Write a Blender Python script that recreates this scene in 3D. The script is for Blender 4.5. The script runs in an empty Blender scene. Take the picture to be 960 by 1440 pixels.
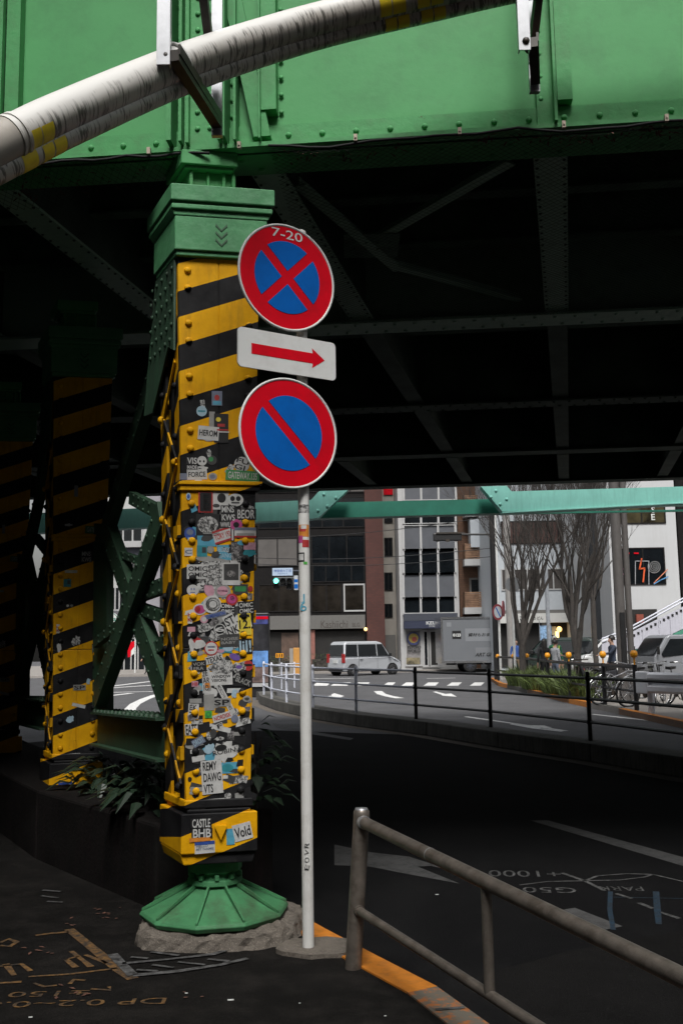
import bpy, bmesh, math, random
from mathutils import Vector as V, Matrix
rnd = random.Random(7)
SC = bpy.context.scene
COL = SC.collection
# ------------------------------------------------------------ camera, world, sun, exposure
PITCH, ROLL, EYE = math.radians(7.65), math.radians(0.9), 1.55
FPX = 1400.0
fw = V((0, math.cos(PITCH), math.sin(PITCH)))
up0 = V((0, -math.sin(PITCH), math.cos(PITCH)))
ri0 = V((1, 0, 0))
RI = ri0*math.cos(ROLL) - up0*math.sin(ROLL)
UP = up0*math.cos(ROLL) + ri0*math.sin(ROLL)
CAM = V((0, 0, EYE))
cam = bpy.data.cameras.new('camera')
cam.sensor_fit = 'HORIZONTAL'; cam.sensor_width = 24; cam.lens = 35
cam.clip_start = .05; cam.clip_end = 600
camo = bpy.data.objects.new('camera', cam); COL.objects.link(camo)
m4 = Matrix((RI, UP, -fw)).transposed().to_4x4(); m4.translation = CAM
camo.matrix_world = m4
SC.camera = camo

world = bpy.data.worlds.new('World'); SC.world = world; world.use_nodes = True
wn = world.node_tree
bg = wn.nodes['Background']
sky = wn.nodes.new('ShaderNodeTexSky'); sky.sky_type = 'NISHITA'; sky.sun_disc = False
SUN_EL, SUN_AZ = math.radians(54), math.radians(180)   # azimuth from +Y clockwise: behind the camera
sky.sun_elevation = SUN_EL; sky.sun_rotation = SUN_AZ
sky.air_density = 1.5; sky.dust_density = 6; sky.ozone_density = 1
hs = wn.nodes.new('ShaderNodeHueSaturation'); hs.inputs['Saturation'].default_value = .22
wn.links.new(sky.outputs[0], hs.inputs['Color']); wn.links.new(hs.outputs[0], bg.inputs[0])
bg.inputs[1].default_value = 0.08
sl = bpy.data.lights.new('sun', 'SUN'); sl.energy = 1.75; sl.angle = math.radians(20); sl.color = (1, .98, .95)
so = bpy.data.objects.new('sun', sl); COL.objects.link(so)
sd = V((math.sin(SUN_AZ)*math.cos(SUN_EL), math.cos(SUN_AZ)*math.cos(SUN_EL), math.sin(SUN_EL)))
so.rotation_euler = sd.to_track_quat('Z', 'Y').to_euler()
SC.view_settings.view_transform = 'Standard'; SC.view_settings.look = 'None'
SC.view_settings.exposure = 0.76; SC.view_settings.gamma = 1
SC.view_settings.use_curve_mapping = False
SC.render.engine = 'CYCLES'
SC.cycles.use_denoising = True
SC.cycles.max_bounces = 6; SC.cycles.diffuse_bounces = 3; SC.cycles.glossy_bounces = 3
SC.cycles.transparent_max_bounces = 6; SC.cycles.sample_clamp_indirect = 4

# ------------------------------------------------------------ pixel -> world helpers (photo is 960x1440)
def ray(x, y): return fw*FPX + RI*(x-480) + UP*(720-y)
def W(x, y, Y):
    d = ray(x, y); return CAM + d*(Y/d.y)
def G(x, y, z=0.0):
    d = ray(x, y); return CAM + d*((z-EYE)/d.z)

# ------------------------------------------------------------ mesh builder
class MB:
    def __init__(s): s.v = []; s.f = []; s.m = []; s.sm = []; s.uv = []
    def add(s, vs, fs, m=0, smooth=False, uvs=None):
        b = len(s.v); s.v += [V(p) for p in vs]
        for k, f in enumerate(fs):
            s.f.append([b+i for i in f]); s.m.append(m); s.sm.append(smooth)
            s.uv.append(uvs[k] if uvs else None)
    def obox(s, o, a, b, c, m=0):
        o, a, b, c = V(o), V(a), V(b), V(c)
        s.add([o, o+a, o+a+b, o+b, o+c, o+a+c, o+a+b+c, o+b+c],
              [(3, 2, 1, 0), (4, 5, 6, 7), (0, 1, 5, 4), (1, 2, 6, 5), (2, 3, 7, 6), (3, 0, 4, 7)], m)
    def box(s, x0, x1, y0, y1, z0, z1, m=0):
        s.obox((x0, y0, z0), (x1-x0, 0, 0), (0, y1-y0, 0), (0, 0, z1-z0), m)
    def bar(s, p, q, w, h, up=(0, 0, 1), m=0):
        p, q = V(p), V(q); t = (q-p).normalized(); u = V(up)
        sd_ = t.cross(u)
        if sd_.length < 1e-4: sd_ = t.cross(V((0, 1, 0)))
        sd_.normalize(); u = sd_.cross(t).normalized()
        s.obox(p - sd_*w/2 - u*h/2, sd_*w, u*h, q-p, m)
    def prism(s, pts, ext, m=0, m_side=None):
        n = len(pts); pts = [V(p) for p in pts]; e = V(ext)
        s.add(pts + [p+e for p in pts], [tuple(range(n)), tuple(range(2*n-1, n-1, -1))], m)
        s.add(pts + [p+e for p in pts], [(i, (i+1) % n, n+(i+1) % n, n+i) for i in range(n)], m if m_side is None else m_side)
    def tube(s, path, r, n=10, m=0, caps=True, smooth=True, ref=None, arc=None):
        path = [V(p) for p in path]; k = len(path)
        rs = r if isinstance(r, (list, tuple)) else [r]*k
        vs = []; L = 0; ls = []
        for i, p in enumerate(path):
            t = (path[min(i+1, k-1)] - path[max(i-1, 0)]).normalized()
            rf = V(ref) if ref else (V((0, 0, 1)) if abs(t.z) < .95 else V((1, 0, 0)))
            a = t.cross(rf).normalized(); b = a.cross(t).normalized()
            if i: L += (p-path[i-1]).length
            ls.append(L)
            for j in range(n):
                th = 2*math.pi*j/n
                vs.append(p + (b*math.cos(th) + a*math.sin(th))*rs[i])
        fs = []; uv = []
        for i in range(k-1):
            for j in range(n):
                if arc and not (arc[0] <= j < arc[1]): continue
                j2 = (j+1) % n
                fs.append((i*n+j, i*n+j2, (i+1)*n+j2, (i+1)*n+j))
                uv.append(((ls[i], j/n), (ls[i], (j+1)/n), (ls[i+1], (j+1)/n), (ls[i+1], j/n)))
        s.add(vs, fs, m, smooth, uv)
        if caps:
            s.add(vs[:n], [tuple(range(n-1, -1, -1))], m); s.add(vs[-n:], [tuple(range(n))], m)
    def lathe(s, c, prof, n=24, m=0, smooth=True, phase=0.0, capb=True, capt=True):
        c = V(c); vs = []
        for r, z in prof:
            for j in range(n):
                th = 2*math.pi*j/n + phase
                vs.append(c + V((r*math.cos(th), r*math.sin(th), z)))
        k = len(prof)
        s.add(vs, [(i*n+j, i*n+(j+1) % n, (i+1)*n+(j+1) % n, (i+1)*n+j) for i in range(k-1) for j in range(n)], m, smooth)
        if capb: s.add(vs[:n], [tuple(range(n-1, -1, -1))], m)
        if capt: s.add(vs[-n:], [tuple(range(n))], m)
    def dome(s, c, nrm, r, h=None, m=0, n=8):
        h = h or r*.75; c = V(c); nz = V(nrm).normalized()
        a = nz.orthogonal().normalized(); b = nz.cross(a)
        vs = []
        for k, (rr, hh) in enumerate(((1, 0), (.9, .5), (.55, .88))):
            for j in range(n):
                th = 2*math.pi*j/n
                vs.append(c + (a*math.cos(th)+b*math.sin(th))*r*rr + nz*h*hh)
        vs.append(c+nz*h)
        fs = [(i*n+j, i*n+(j+1) % n, (i+1)*n+(j+1) % n, (i+1)*n+j) for i in range(2) for j in range(n)]
        fs += [(2*n+j, 2*n+(j+1) % n, 3*n) for j in range(n)]
        s.add(vs, fs, m, True)
    def sphere(s, c, r, m=0, n=10, k=6, sc=(1, 1, 1)):
        c = V(c); vs = []; fs = []
        for i in range(k+1):
            ph = math.pi*i/k
            for j in range(n):
                th = 2*math.pi*j/n
                vs.append(c+V((r*sc[0]*math.sin(ph)*math.cos(th), r*sc[1]*math.sin(ph)*math.sin(th), r*sc[2]*math.cos(ph))))
        for i in range(k):
            for j in range(n):
                fs.append((i*n+j, (i+1)*n+j, (i+1)*n+(j+1) % n, i*n+(j+1) % n))
        s.add(vs, fs, m, True)
    def disc(s, c, a, b, ra, rb=None, m=0, n=24, depth=None):
        c, a, b = V(c), V(a).normalized(), V(b).normalized(); rb = rb or ra
        pts = [c + a*ra*math.cos(2*math.pi*j/n) + b*rb*math.sin(2*math.pi*j/n) for j in range(n)]
        if depth: s.prism(pts, depth, m)
        else: s.add(pts, [tuple(range(n))], m)
    def ribbon(s, pts, w, z=None, m=0, wobble=0):
        pts = [V(p) for p in pts]; vs = []
        for i, p in enumerate(pts):
            t = pts[min(i+1, len(pts)-1)] - pts[max(i-1, 0)]; t.z = 0; t.normalize()
            n_ = V((-t.y, t.x, 0)); ww = w*(1+rnd.uniform(-wobble, wobble))
            a, b = p+n_*ww/2, p-n_*ww/2
            if z is not None: a.z = z; b.z = z
            vs += [a, b]
        s.add(vs, [(2*i, 2*i+1, 2*i+3, 2*i+2) for i in range(len(pts)-1)], m)
    def text(s, string, c, right, up, height, m=0, width=None, bold=0.0, shear=0.0):
        vs, fs, (x0, x1, y0, y1) = glyphs(string, bold, shear)
        sy = height/max(y1-y0, 1e-6); sx = sy if width is None else width/max(x1-x0, 1e-6)
        c, right, up = V(c), V(right).normalized(), V(up).normalized()
        cx, cy = (x0+x1)/2, (y0+y1)/2
        s.add([c + right*(x-cx)*sx + up*(y-cy)*sy for x, y in vs], fs, m)
    def build(s, name, mats, parent=None, local=False, fix=True, bevel=0, seg=2):
        me = bpy.data.meshes.new(name)
        off = V((0, 0, 0))
        if parent is not None and not local: off = world_loc(parent)
        me.from_pydata([p-off for p in s.v], [], s.f)
        for m in (mats if isinstance(mats, (list, tuple)) else [mats]): me.materials.append(m)
        me.polygons.foreach_set('material_index', s.m)
        me.polygons.foreach_set('use_smooth', s.sm)
        if any(u is not None for u in s.uv):
            ul = me.uv_layers.new(name='UVMap')
            for p, u in zip(me.polygons, s.uv):
                if u:
                    for li, c in zip(p.loop_indices, u): ul.data[li].uv = c
        if fix:
            bm = bmesh.new(); bm.from_mesh(me)
            bmesh.ops.recalc_face_normals(bm, faces=bm.faces); bm.to_mesh(me); bm.free()
        me.update()
        o = bpy.data.objects.new(name, me); COL.objects.link(o)
        if parent is not None: o.parent = parent
        if bevel:
            b = o.modifiers.new('bevel', 'BEVEL'); b.width = bevel; b.segments = seg; b.limit_method = 'ANGLE'
        return o
LOC = {}
def world_loc(o):
    v = V((0, 0, 0))
    while o is not None: v = v + o.location; o = o.parent
    return v
_gl = {}
def glyphs(string, bold, shear):
    k = (string, bold, shear)
    if k not in _gl:
        cu = bpy.data.curves.new('letters', 'FONT'); cu.body = string; cu.offset = bold; cu.shear = shear; cu.resolution_u = 3
        cu.space_line = .95
        ob = bpy.data.objects.new('letters', cu); COL.objects.link(ob)
        dg = bpy.context.evaluated_depsgraph_get(); dg.update()
        me = bpy.data.meshes.new_from_object(ob.evaluated_get(dg))
        vs = [(v.co.x, v.co.y) for v in me.vertices]; fs = [tuple(p.vertices) for p in me.polygons]
        bpy.data.objects.remove(ob); bpy.data.curves.remove(cu); bpy.data.meshes.remove(me)
        xs = [v[0] for v in vs] or [0, 1]; ys = [v[1] for v in vs] or [0, 1]
        _gl[k] = (vs, fs, (min(xs), max(xs), min(ys), max(ys)))
    return _gl[k]
def tag(o, label=None, cat=None, group=None, kind=None):
    if label: o['label'] = label
    if cat: o['category'] = cat
    if group: o['group'] = group
    if kind: o['kind'] = kind
    return o
def thing(name, label, cat, loc=(0, 0, 0), group=None, rz=0):
    o = bpy.data.objects.new(name, None); COL.objects.link(o); o.location = loc; o.rotation_euler = (0, 0, rz)
    o.empty_display_size = .1
    return tag(o, label, cat, group)
def struct(o): o['kind'] = 'structure'; return o
def copy_tree(o, parent=None):
    c = o.copy(); COL.objects.link(c)
    if parent is not None: c.parent = parent; c.matrix_parent_inverse = o.matrix_parent_inverse
    for ch in list(o.children): copy_tree(ch, c)
    return c

# ------------------------------------------------------------ materials
def nodes(name):
    m = bpy.data.materials.new(name); m.use_nodes = True
    nt = m.node_tree; return m, nt, nt.nodes['Principled BSDF']
def N(nt, t, **kw):
    n = nt.nodes.new('ShaderNode'+t)
    for k, v in kw.items():
        if k in n.inputs: n.inputs[k].default_value = v
        else: setattr(n, k, v)
    return n
def mth(nt, op, a, b=None, c=None):
    n = nt.nodes.new('ShaderNodeMath'); n.operation = op
    for i, x in enumerate((a, b, c)):
        if x is None: continue
        if isinstance(x, (int, float)): n.inputs[i].default_value = x
        else: nt.links.new(x, n.inputs[i])
    return n.outputs[0]
def mixc(nt, fac, a, b):
    n = nt.nodes.new('ShaderNodeMix'); n.data_type = 'RGBA'
    for sock, x in ((n.inputs[0], fac), (n.inputs[6], a), (n.inputs[7], b)):
        if isinstance(x, (int, float)): sock.default_value = x
        elif isinstance(x, tuple): sock.default_value = (*x[:3], 1)
        else: nt.links.new(x, sock)
    return n.outputs[2]
def ramp(nt, fac, lo, hi):
    n = nt.nodes.new('ShaderNodeMapRange'); n.inputs[1].default_value = lo; n.inputs[2].default_value = hi
    nt.links.new(fac, n.inputs[0]); return n.outputs[0]
def noise(nt, scale, detail=4, coord='Object', stretch=None, rough=.6):
    tc = N(nt, 'TexCoord'); v = tc.outputs[coord]
    if stretch:
        mp = N(nt, 'Mapping'); mp.inputs['Scale'].default_value = stretch; nt.links.new(v, mp.inputs[0]); v = mp.outputs[0]
    n = N(nt, 'TexNoise'); n.inputs['Scale'].default_value = scale; n.inputs['Detail'].default_value = detail
    n.inputs['Roughness'].default_value = rough
    nt.links.new(v, n.inputs['Vector']); return n.outputs['Fac']
def bumpy(nt, b, h, strength=.3, dist=.01):
    bp = N(nt, 'Bump'); bp.inputs['Strength'].default_value = strength; bp.inputs['Distance'].default_value = dist
    nt.links.new(h, bp.inputs['Height']); nt.links.new(bp.outputs[0], b.inputs['Normal'])
def M(name, col, rough=.6, metal=0.0, var=.25, scale=6, dirt=None, dirt_amt=.0, dscale=3, bump=0, bscale=40, spec=.5, streak=False, speck=0, chips=None, emit=None, estr=1):
    m, nt, b = nodes(name)
    dk = tuple(c*(1-var) for c in col); lt = tuple(min(1, c*(1+var*.6)) for c in col)
    c = mixc(nt, ramp(nt, noise(nt, scale), .3, .7), dk, lt)
    if dirt:
        n = noise(nt, dscale, 6, stretch=(6, 6, .6) if streak else None, rough=.7)
        c = mixc(nt, mth(nt, 'MULTIPLY', ramp(nt, n, .48, .72), dirt_amt), c, dirt)
    if chips:
        c = mixc(nt, mth(nt, 'MULTIPLY', ramp(nt, noise(nt, chips[0], 9, rough=.78), chips[1], chips[1]+.03), chips[3]), c, chips[2])
    if speck:
        c = mixc(nt, mth(nt, 'MULTIPLY', ramp(nt, noise(nt, 170, 2), .60, .72), speck), c, tuple(min(1, x*4+.02) for x in col))
        c = mixc(nt, mth(nt, 'MULTIPLY', ramp(nt, noise(nt, 420, 1), .58, .70), speck), c, tuple(min(1, x*2.5+.015) for x in col))
    nt.links.new(c, b.inputs['Base Color'])
    b.inputs['Roughness'].default_value = rough; b.inputs['Metallic'].default_value = metal
    b.inputs['Specular IOR Level'].default_value = spec
    if bump: bumpy(nt, b, noise(nt, bscale, 5), bump)
    if emit: b.inputs['Emission Color'].default_value = (*emit, 1); b.inputs['Emission Strength'].default_value = estr
    return m
# palette
GREEN = M('green_bridge_paint', chips=(14, .66, (.07, .04, .022), .75), col=(.074, .305, .108), rough=.55, spec=.25, var=.14, scale=2.5, dirt=(.07, .16, .07), dirt_amt=.55, dscale=4.5, bump=.25, bscale=22)
GREEN_WEB = M('green_web_paint', chips=(5, .69, (.05, .10, .045), .6), col=(.082, .32, .115), rough=.55, spec=.25, var=.08, scale=1.2, dirt=(.06, .20, .08), dirt_amt=.5, dscale=3.0, bump=.18, bscale=9)
GREEN_DARK = M('dirty_shade_green_paint', (.085, .16, .105), .75, var=.4, scale=3, dirt=(.035, .03, .022), dirt_amt=.8, dscale=4, bump=.2)  # darkened green carries the underside's shade, with dirt over it
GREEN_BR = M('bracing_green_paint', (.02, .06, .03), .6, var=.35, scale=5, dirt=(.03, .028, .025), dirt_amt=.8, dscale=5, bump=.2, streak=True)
SOFFIT = M('shade_dark_steel', (.05, .08, .058), .85, var=.5, scale=2)  # dark base colour stands in for deep shade under the deck
TEAL = M('teal_paint', (.235, .56, .49), .5, spec=.3, var=.1, scale=3, dirt=(.16, .38, .32), dirt_amt=.5, streak=True)
TEAL_SHADE = M('shaded_teal_paint', (.02, .16, .11), .5, var=.2, scale=3)  # darkened copy of the teal, deck shade put into the colour
BLACK = M('black_paint', (.012, .012, .013), .45, var=.3)
BLACK_MATT = M('matt_black', (.008, .008, .009), .8, var=.3)
WHITE = M('white_paint', (.62, .62, .60), .4, var=.06, scale=5, dirt=(.35, .33, .29), dirt_amt=.5, dscale=9)
SIGNWHITE = M('sign_white', (.60, .61, .60), .4, var=.06, scale=4, dirt=(.36, .35, .32), dirt_amt=.4, dscale=8)
SIGNRED = M('sign_red', (.56, .002, .012), .5, spec=.1, var=.10, scale=5, dirt=(.28, .008, .012), dirt_amt=.45, dscale=7, streak=False)
SIGNBLUE = M('sign_blue', (.002, .10, .40), .5, spec=.1, var=.10, scale=5, dirt=(.004, .06, .24), dirt_amt=.45, dscale=7)
STEEL = M('galvanised_steel', (.42, .43, .45), .35, .7, var=.12, scale=20)
RAILSTEEL = M('worn_rail_steel', (.20, .175, .15), .42, .6, var=.3, scale=14, dirt=(.07, .05, .035), dirt_amt=.8, dscale=9, bump=.15, bscale=60)
DARKSTEEL = M('dark_bracket_steel', (.04, .035, .03), .5, .3, var=.4, scale=18, dirt=(.1, .05, .03), dirt_amt=.5)
ASPHALT = M('asphalt', (.072, .072, .076), .9, speck=.3, var=.22, scale=.9, dirt=(.05, .05, .052), dirt_amt=.7, dscale=1.3, bump=.25, bscale=160)
ASPHALT_SHADE = M('shade_dark_asphalt', (.005, .005, .0054), .95, speck=.45, spec=.06, var=.22, scale=1.2, dirt=(.013, .013, .013), dirt_amt=.6, dscale=1.1, bump=.4, bscale=150)  # near-black base carries the bridge's shade on the road
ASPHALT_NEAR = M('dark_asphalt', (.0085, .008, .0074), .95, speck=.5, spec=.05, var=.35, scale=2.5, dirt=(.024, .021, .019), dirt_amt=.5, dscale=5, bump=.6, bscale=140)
PAVING = M('pale_paving', (.26, .24, .22), .85, var=.15, scale=3, dirt=(.15, .14, .13), dirt_amt=.5)
CONCRETE = M('concrete', (.135, .118, .10), .95, spec=.2, var=.45, scale=9, dirt=(.045, .038, .03), dirt_amt=.9, dscale=9, bump=1.0, bscale=38, speck=.4)
CONC_DK = M('grimy_concrete', (.10, .095, .085), .9, var=.35, scale=3, dirt=(.03, .032, .025), dirt_amt=.9, dscale=3.5, bump=.5, bscale=25, streak=True)
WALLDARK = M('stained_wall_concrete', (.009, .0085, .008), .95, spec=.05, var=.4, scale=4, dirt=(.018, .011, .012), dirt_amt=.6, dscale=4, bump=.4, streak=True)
ORANGE = M('orange_kerb_paint', (.58, .20, .02), .6, var=.2, scale=12, dirt=(.2, .08, .03), dirt_amt=.5, dscale=14, bump=.2)
def worn(name, paint, base, lo, hi, scale):
    m, nt, b = nodes(name)
    f = ramp(nt, noise(nt, scale, 8, rough=.75), lo, hi)
    nt.links.new(mixc(nt, f, base, paint), b.inputs['Base Color']); b.inputs['Roughness'].default_value = .85
    bumpy(nt, b, noise(nt, 60, 4), .4); return m
ORANGE_WORN = worn('worn_orange_kerb', (.36, .12, .03), (.13, .115, .09), .50, .58, 16)
ROADWHITE = worn('road_white_paint', (.62, .62, .61), (.12, .12, .12), .32, .46, 9)
ROADWHITE_OLD = worn('grimy_road_paint', (.055, .055, .055), (.010, .010, .010), .32, .54, 12)
SPRAY_O = worn('orange_spray', (.17, .085, .02), (.014, .013, .012), .40, .62, 24)
SPRAY_W = worn('white_spray', (.10, .10, .10), (.009, .009, .008), .38, .62, 22)
SPRAY_B = worn('blue_spray', (.002, .022, .045), (.007, .007, .007), .34, .6, 22)
LEAF = M('dark_leaf', (.016, .034, .016), .45, var=.5, scale=9)
LEAF_DK = M('shade_leaf', (.016, .032, .018), .4, var=.5, scale=9)
GRASSY = M('strappy_leaf', (.105, .145, .04), .55, var=.5, scale=4)
BARK = M('grey_brown_bark', (.052, .045, .040), .9, var=.35, scale=8, bump=.5, bscale=30)
TYRE = M('tyre_rubber', (.015, .015, .016), .8, var=.2)
GLASS = M('dark_window_glass', (.007, .009, .011), .1, var=.5, scale=.6, spec=.3)
CARGLASS = M('car_glass', (.012, .014, .016), .06, var=.3, scale=1, spec=.7)
CHROME = M('bright_metal', (.55, .55, .56), .2, .9, var=.05)
SKIN = M('skin', (.42, .25, .18), .6, var=.08)
HAIR = M('black_hair', (.012, .010, .010), .5, var=.3)
YCAP = M('amber_reflector', (.72, .29, .008), .4, var=.08)

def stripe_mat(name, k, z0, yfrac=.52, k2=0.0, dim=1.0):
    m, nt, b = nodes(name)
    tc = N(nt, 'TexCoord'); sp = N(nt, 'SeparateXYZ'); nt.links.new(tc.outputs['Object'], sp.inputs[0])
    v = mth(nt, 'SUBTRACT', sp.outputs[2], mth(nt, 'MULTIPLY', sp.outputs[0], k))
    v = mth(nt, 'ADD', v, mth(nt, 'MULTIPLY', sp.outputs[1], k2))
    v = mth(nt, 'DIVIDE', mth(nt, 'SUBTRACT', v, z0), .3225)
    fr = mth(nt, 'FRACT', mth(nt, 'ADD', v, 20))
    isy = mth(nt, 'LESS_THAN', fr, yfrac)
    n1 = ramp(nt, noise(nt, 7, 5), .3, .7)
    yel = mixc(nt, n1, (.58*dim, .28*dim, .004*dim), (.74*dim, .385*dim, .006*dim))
    yel = mixc(nt, mth(nt, 'MULTIPLY', ramp(nt, noise(nt, 3.2, 7, stretch=(5, 5, .7), rough=.75), .52, .75), .55), yel, (.25*dim, .13*dim, .02*dim))
    chip = ramp(nt, noise(nt, 17, 9, rough=.8), .635, .66)
    yel = mixc(nt, mth(nt, 'MULTIPLY', chip, .8), yel, (.09, .05, .02))
    blk = mixc(nt, n1, (.006, .006, .007), (.02, .02, .021))
    blk = mixc(nt, mth(nt, 'MULTIPLY', ramp(nt, noise(nt, 21, 9, rough=.8), .64, .67), .7), blk, (.06, .055, .05))
    nt.links.new(mixc(nt, isy, blk, yel), b.inputs['Base Color'])
    b.inputs['Roughness'].default_value = .5; b.inputs['Specular IOR Level'].default_value = .12
    bumpy(nt, b, noise(nt, 18, 5), .18)
    return m
STRIPE = stripe_mat('hazard_stripe_paint', .36, 3.659)
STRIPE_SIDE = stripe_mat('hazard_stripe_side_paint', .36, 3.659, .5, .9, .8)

def brick_mat(name, c1, c2, mortar, scale, bw=.5, rh=.25):
    m, nt, b = nodes(name)
    tc = N(nt, 'TexCoord'); sp = N(nt, 'SeparateXYZ'); cb = N(nt, 'CombineXYZ')
    nt.links.new(tc.outputs['Object'], sp.inputs[0])
    nt.links.new(mth(nt, 'ADD', sp.outputs[0], sp.outputs[1]), cb.inputs[0]); nt.links.new(sp.outputs[2], cb.inputs[1])
    br = N(nt, 'TexBrick'); br.inputs['Scale'].default_value = scale
    br.inputs['Color1'].default_value = (*c1, 1); br.inputs['Color2'].default_value = (*c2, 1); br.inputs['Mortar'].default_value = (*mortar, 1)
    br.inputs['Brick Width'].default_value = bw; br.inputs['Row Height'].default_value = rh; br.inputs['Mortar Size'].default_value = .02
    nt.links.new(cb.outputs[0], br.inputs['Vector'])
    c = mixc(nt, mth(nt, 'MULTIPLY', ramp(nt, noise(nt, .9, 5), .35, .7), .5), br.outputs['Color'], tuple(x*.5 for x in c1))
    nt.links.new(c, b.inputs['Base Color']); b.inputs['Roughness'].default_value = .85
    return m
BRICK_RED = brick_mat('red_brown_brick', (.085, .028, .022), (.065, .022, .018), (.045, .026, .022), 2.2)
BRICK_BR = brick_mat('brown_brick', (.11, .055, .03), (.075, .035, .02), (.05, .03, .02), 2.0)
TIMBER = M('timber_slats', (.24, .14, .085), .8, var=.4, scale=3, dirt=(.06, .035, .02), dirt_amt=.9, dscale=2)

def pipe_mat():
    m, nt, b = nodes('drip_stained_pipe')
    tc = N(nt, 'TexCoord'); sp = N(nt, 'SeparateXYZ'); nt.links.new(tc.outputs['UV'], sp.inputs[0])
    ang = sp.outputs[1]
    low = mth(nt, 'SUBTRACT', 1.0, mth(nt, 'MULTIPLY', mth(nt, 'ABSOLUTE', mth(nt, 'SUBTRACT', ang, .5)), 2.0))  # 0 top .. 1 bottom
    mp = N(nt, 'Mapping'); mp.inputs['Scale'].default_value = (62, 3.4, 1); nt.links.new(tc.outputs['UV'], mp.inputs[0])
    ns = N(nt, 'TexNoise'); ns.inputs['Scale'].default_value = 1.0; ns.inputs['Detail'].default_value = 5; ns.inputs['Distortion'].default_value = .8; nt.links.new(mp.outputs[0], ns.inputs['Vector'])
    mp2 = N(nt, 'Mapping'); mp2.inputs['Scale'].default_value = (5, 5, 1); nt.links.new(tc.outputs['UV'], mp2.inputs[0])
    n2 = N(nt, 'TexNoise'); n2.inputs['Scale'].default_value = 1.0; n2.inputs['Detail'].default_value = 6; nt.links.new(mp2.outputs[0], n2.inputs['Vector'])
    grime = mth(nt, 'MULTIPLY', ramp(nt, mth(nt, 'ADD', low, mth(nt, 'MULTIPLY', n2.outputs[0], .30)), .52, .82), .75)
    drip = mth(nt, 'MULTIPLY', ramp(nt, ns.outputs[0], .52, .58), ramp(nt, mth(nt, 'ADD', low, mth(nt, 'MULTIPLY', n2.outputs[0], .55)), .66, .86))
    c = mixc(nt, grime, (.70, .69, .66), (.32, .28, .235))
    c = mixc(nt, mth(nt, 'MULTIPLY', drip, .82), c, (.045, .04, .032))
    nt.links.new(c, b.inputs['Base Color']); b.inputs['Roughness'].default_value = .4
    return m
PIPE = pipe_mat()

# ============================================================ SETTING
b = MB(); b.add([(-90, -40, -.13), (110, -40, -.13), (110, 150, -.13), (-90, 150, -.13)], [(0, 1, 2, 3)])
struct(b.build('road', ASPHALT, fix=False))

KERB = [(1.45, 1.6), (1.02, 3.0), (.78, 3.78), (.56, 4.34), (.40, 4.77), (.14, 5.24), (-.12, 5.72), (-.35, 6.17), (-.62, 6.65), (-1.70, 8.5), (-3.15, 11.0), (-4.6, 13.5), (-7, 17.6), (-10, 22.5)]
ins = [(x-.05, y-.02) for x, y in KERB]
poly = [(x, y) for x, y in ins] + [(-40, 30), (-40, -12), (6, -12)]
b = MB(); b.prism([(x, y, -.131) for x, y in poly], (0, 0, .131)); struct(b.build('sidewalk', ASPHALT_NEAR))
# kerb stones: worn at the near end, orange from there on
def kerb_strip(pts, w, z0, z1, m, mb):
    n = len(pts); L = []; R = []
    for i, (x, y) in enumerate(pts):
        t = V((pts[min(i+1, n-1)][0]-pts[max(i-1, 0)][0], pts[min(i+1, n-1)][1]-pts[max(i-1, 0)][1], 0)).normalized()
        nn = V((-t.y, t.x, 0)); R.append(V((x, y, 0))); L.append(V((x, y, 0))+nn*w)
    for i in range(n-1):
        z = V((0, 0, z0)); h = V((0, 0, z1-z0))
        q = [R[i]+z, R[i+1]+z, L[i+1]+z, L[i]+z]
        mb.add(q+[p+h for p in q], [(3, 2, 1, 0), (4, 5, 6, 7), (0, 1, 5, 4), (1, 2, 6, 5), (2, 3, 7, 6), (3, 0, 4, 7)], m)
b = MB(); kerb_strip(KERB[:5], .155, -.13, .008, 1, b); kerb_strip(KERB[4:9], .155, -.13, .009, 0, b); kerb_strip(KERB[8:], .155, -.13, .008, 2, b)
struct(b.build('near_kerb', [ORANGE, ORANGE_WORN, CONC_DK]))
# white tick across the worn kerb
# median kerb between the two carriageways
MED = [(9, -8), (8, 0), (6.8, 5), (5.6, 9), (4.65, 11.4), (4.13, 12.54), (3.45, 14.36), (2.47, 16.47), (1.51, 18.82), (.23, 21.19), (-.73, 23.41), (-1.8, 26.8), (-2.5, 29.9), (-2.75, 32.3)]
b = MB()
kerb_strip([(x, y) for x, y in MED][::-1], .46, -.13, .125, 0, b)
b.lathe((-2.5, 32.45, 0), [(.33, -.13), (.33, .12)], 16)
struct(b.build('median_kerb', CONC_DK, bevel=.02))
b = MB(); b.ribbon([(x-.14, y-.07, 0) for x, y in MED[4:]], .26, -.126, 0)
struct(b.build('gutter', CONCRETE, fix=False))
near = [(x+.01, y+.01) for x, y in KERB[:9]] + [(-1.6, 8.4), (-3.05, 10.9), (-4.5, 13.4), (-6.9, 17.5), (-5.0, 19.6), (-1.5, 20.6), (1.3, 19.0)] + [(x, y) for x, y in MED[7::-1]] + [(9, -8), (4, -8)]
b = MB(); b.add([(x, y, -.1285) for x, y in near], [tuple(range(len(near)))]); struct(b.build('near_carriageway_shade', ASPHALT_SHADE, fix=False))  # dark sheet over the road, bridge shade put into its colour
b = MB(); b.add([G(x, y, -.1275) for x, y in ((672, 1372), (800, 1338), (1010, 1300), (1160, 1420), (900, 1500), (760, 1500))], [tuple(range(6))])
struct(b.build('road_patch', M('patched_asphalt', (.007, .0068, .0067), .95, spec=.05, speck=.5, var=.3, scale=3, bump=.4, bscale=150), fix=False))
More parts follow.
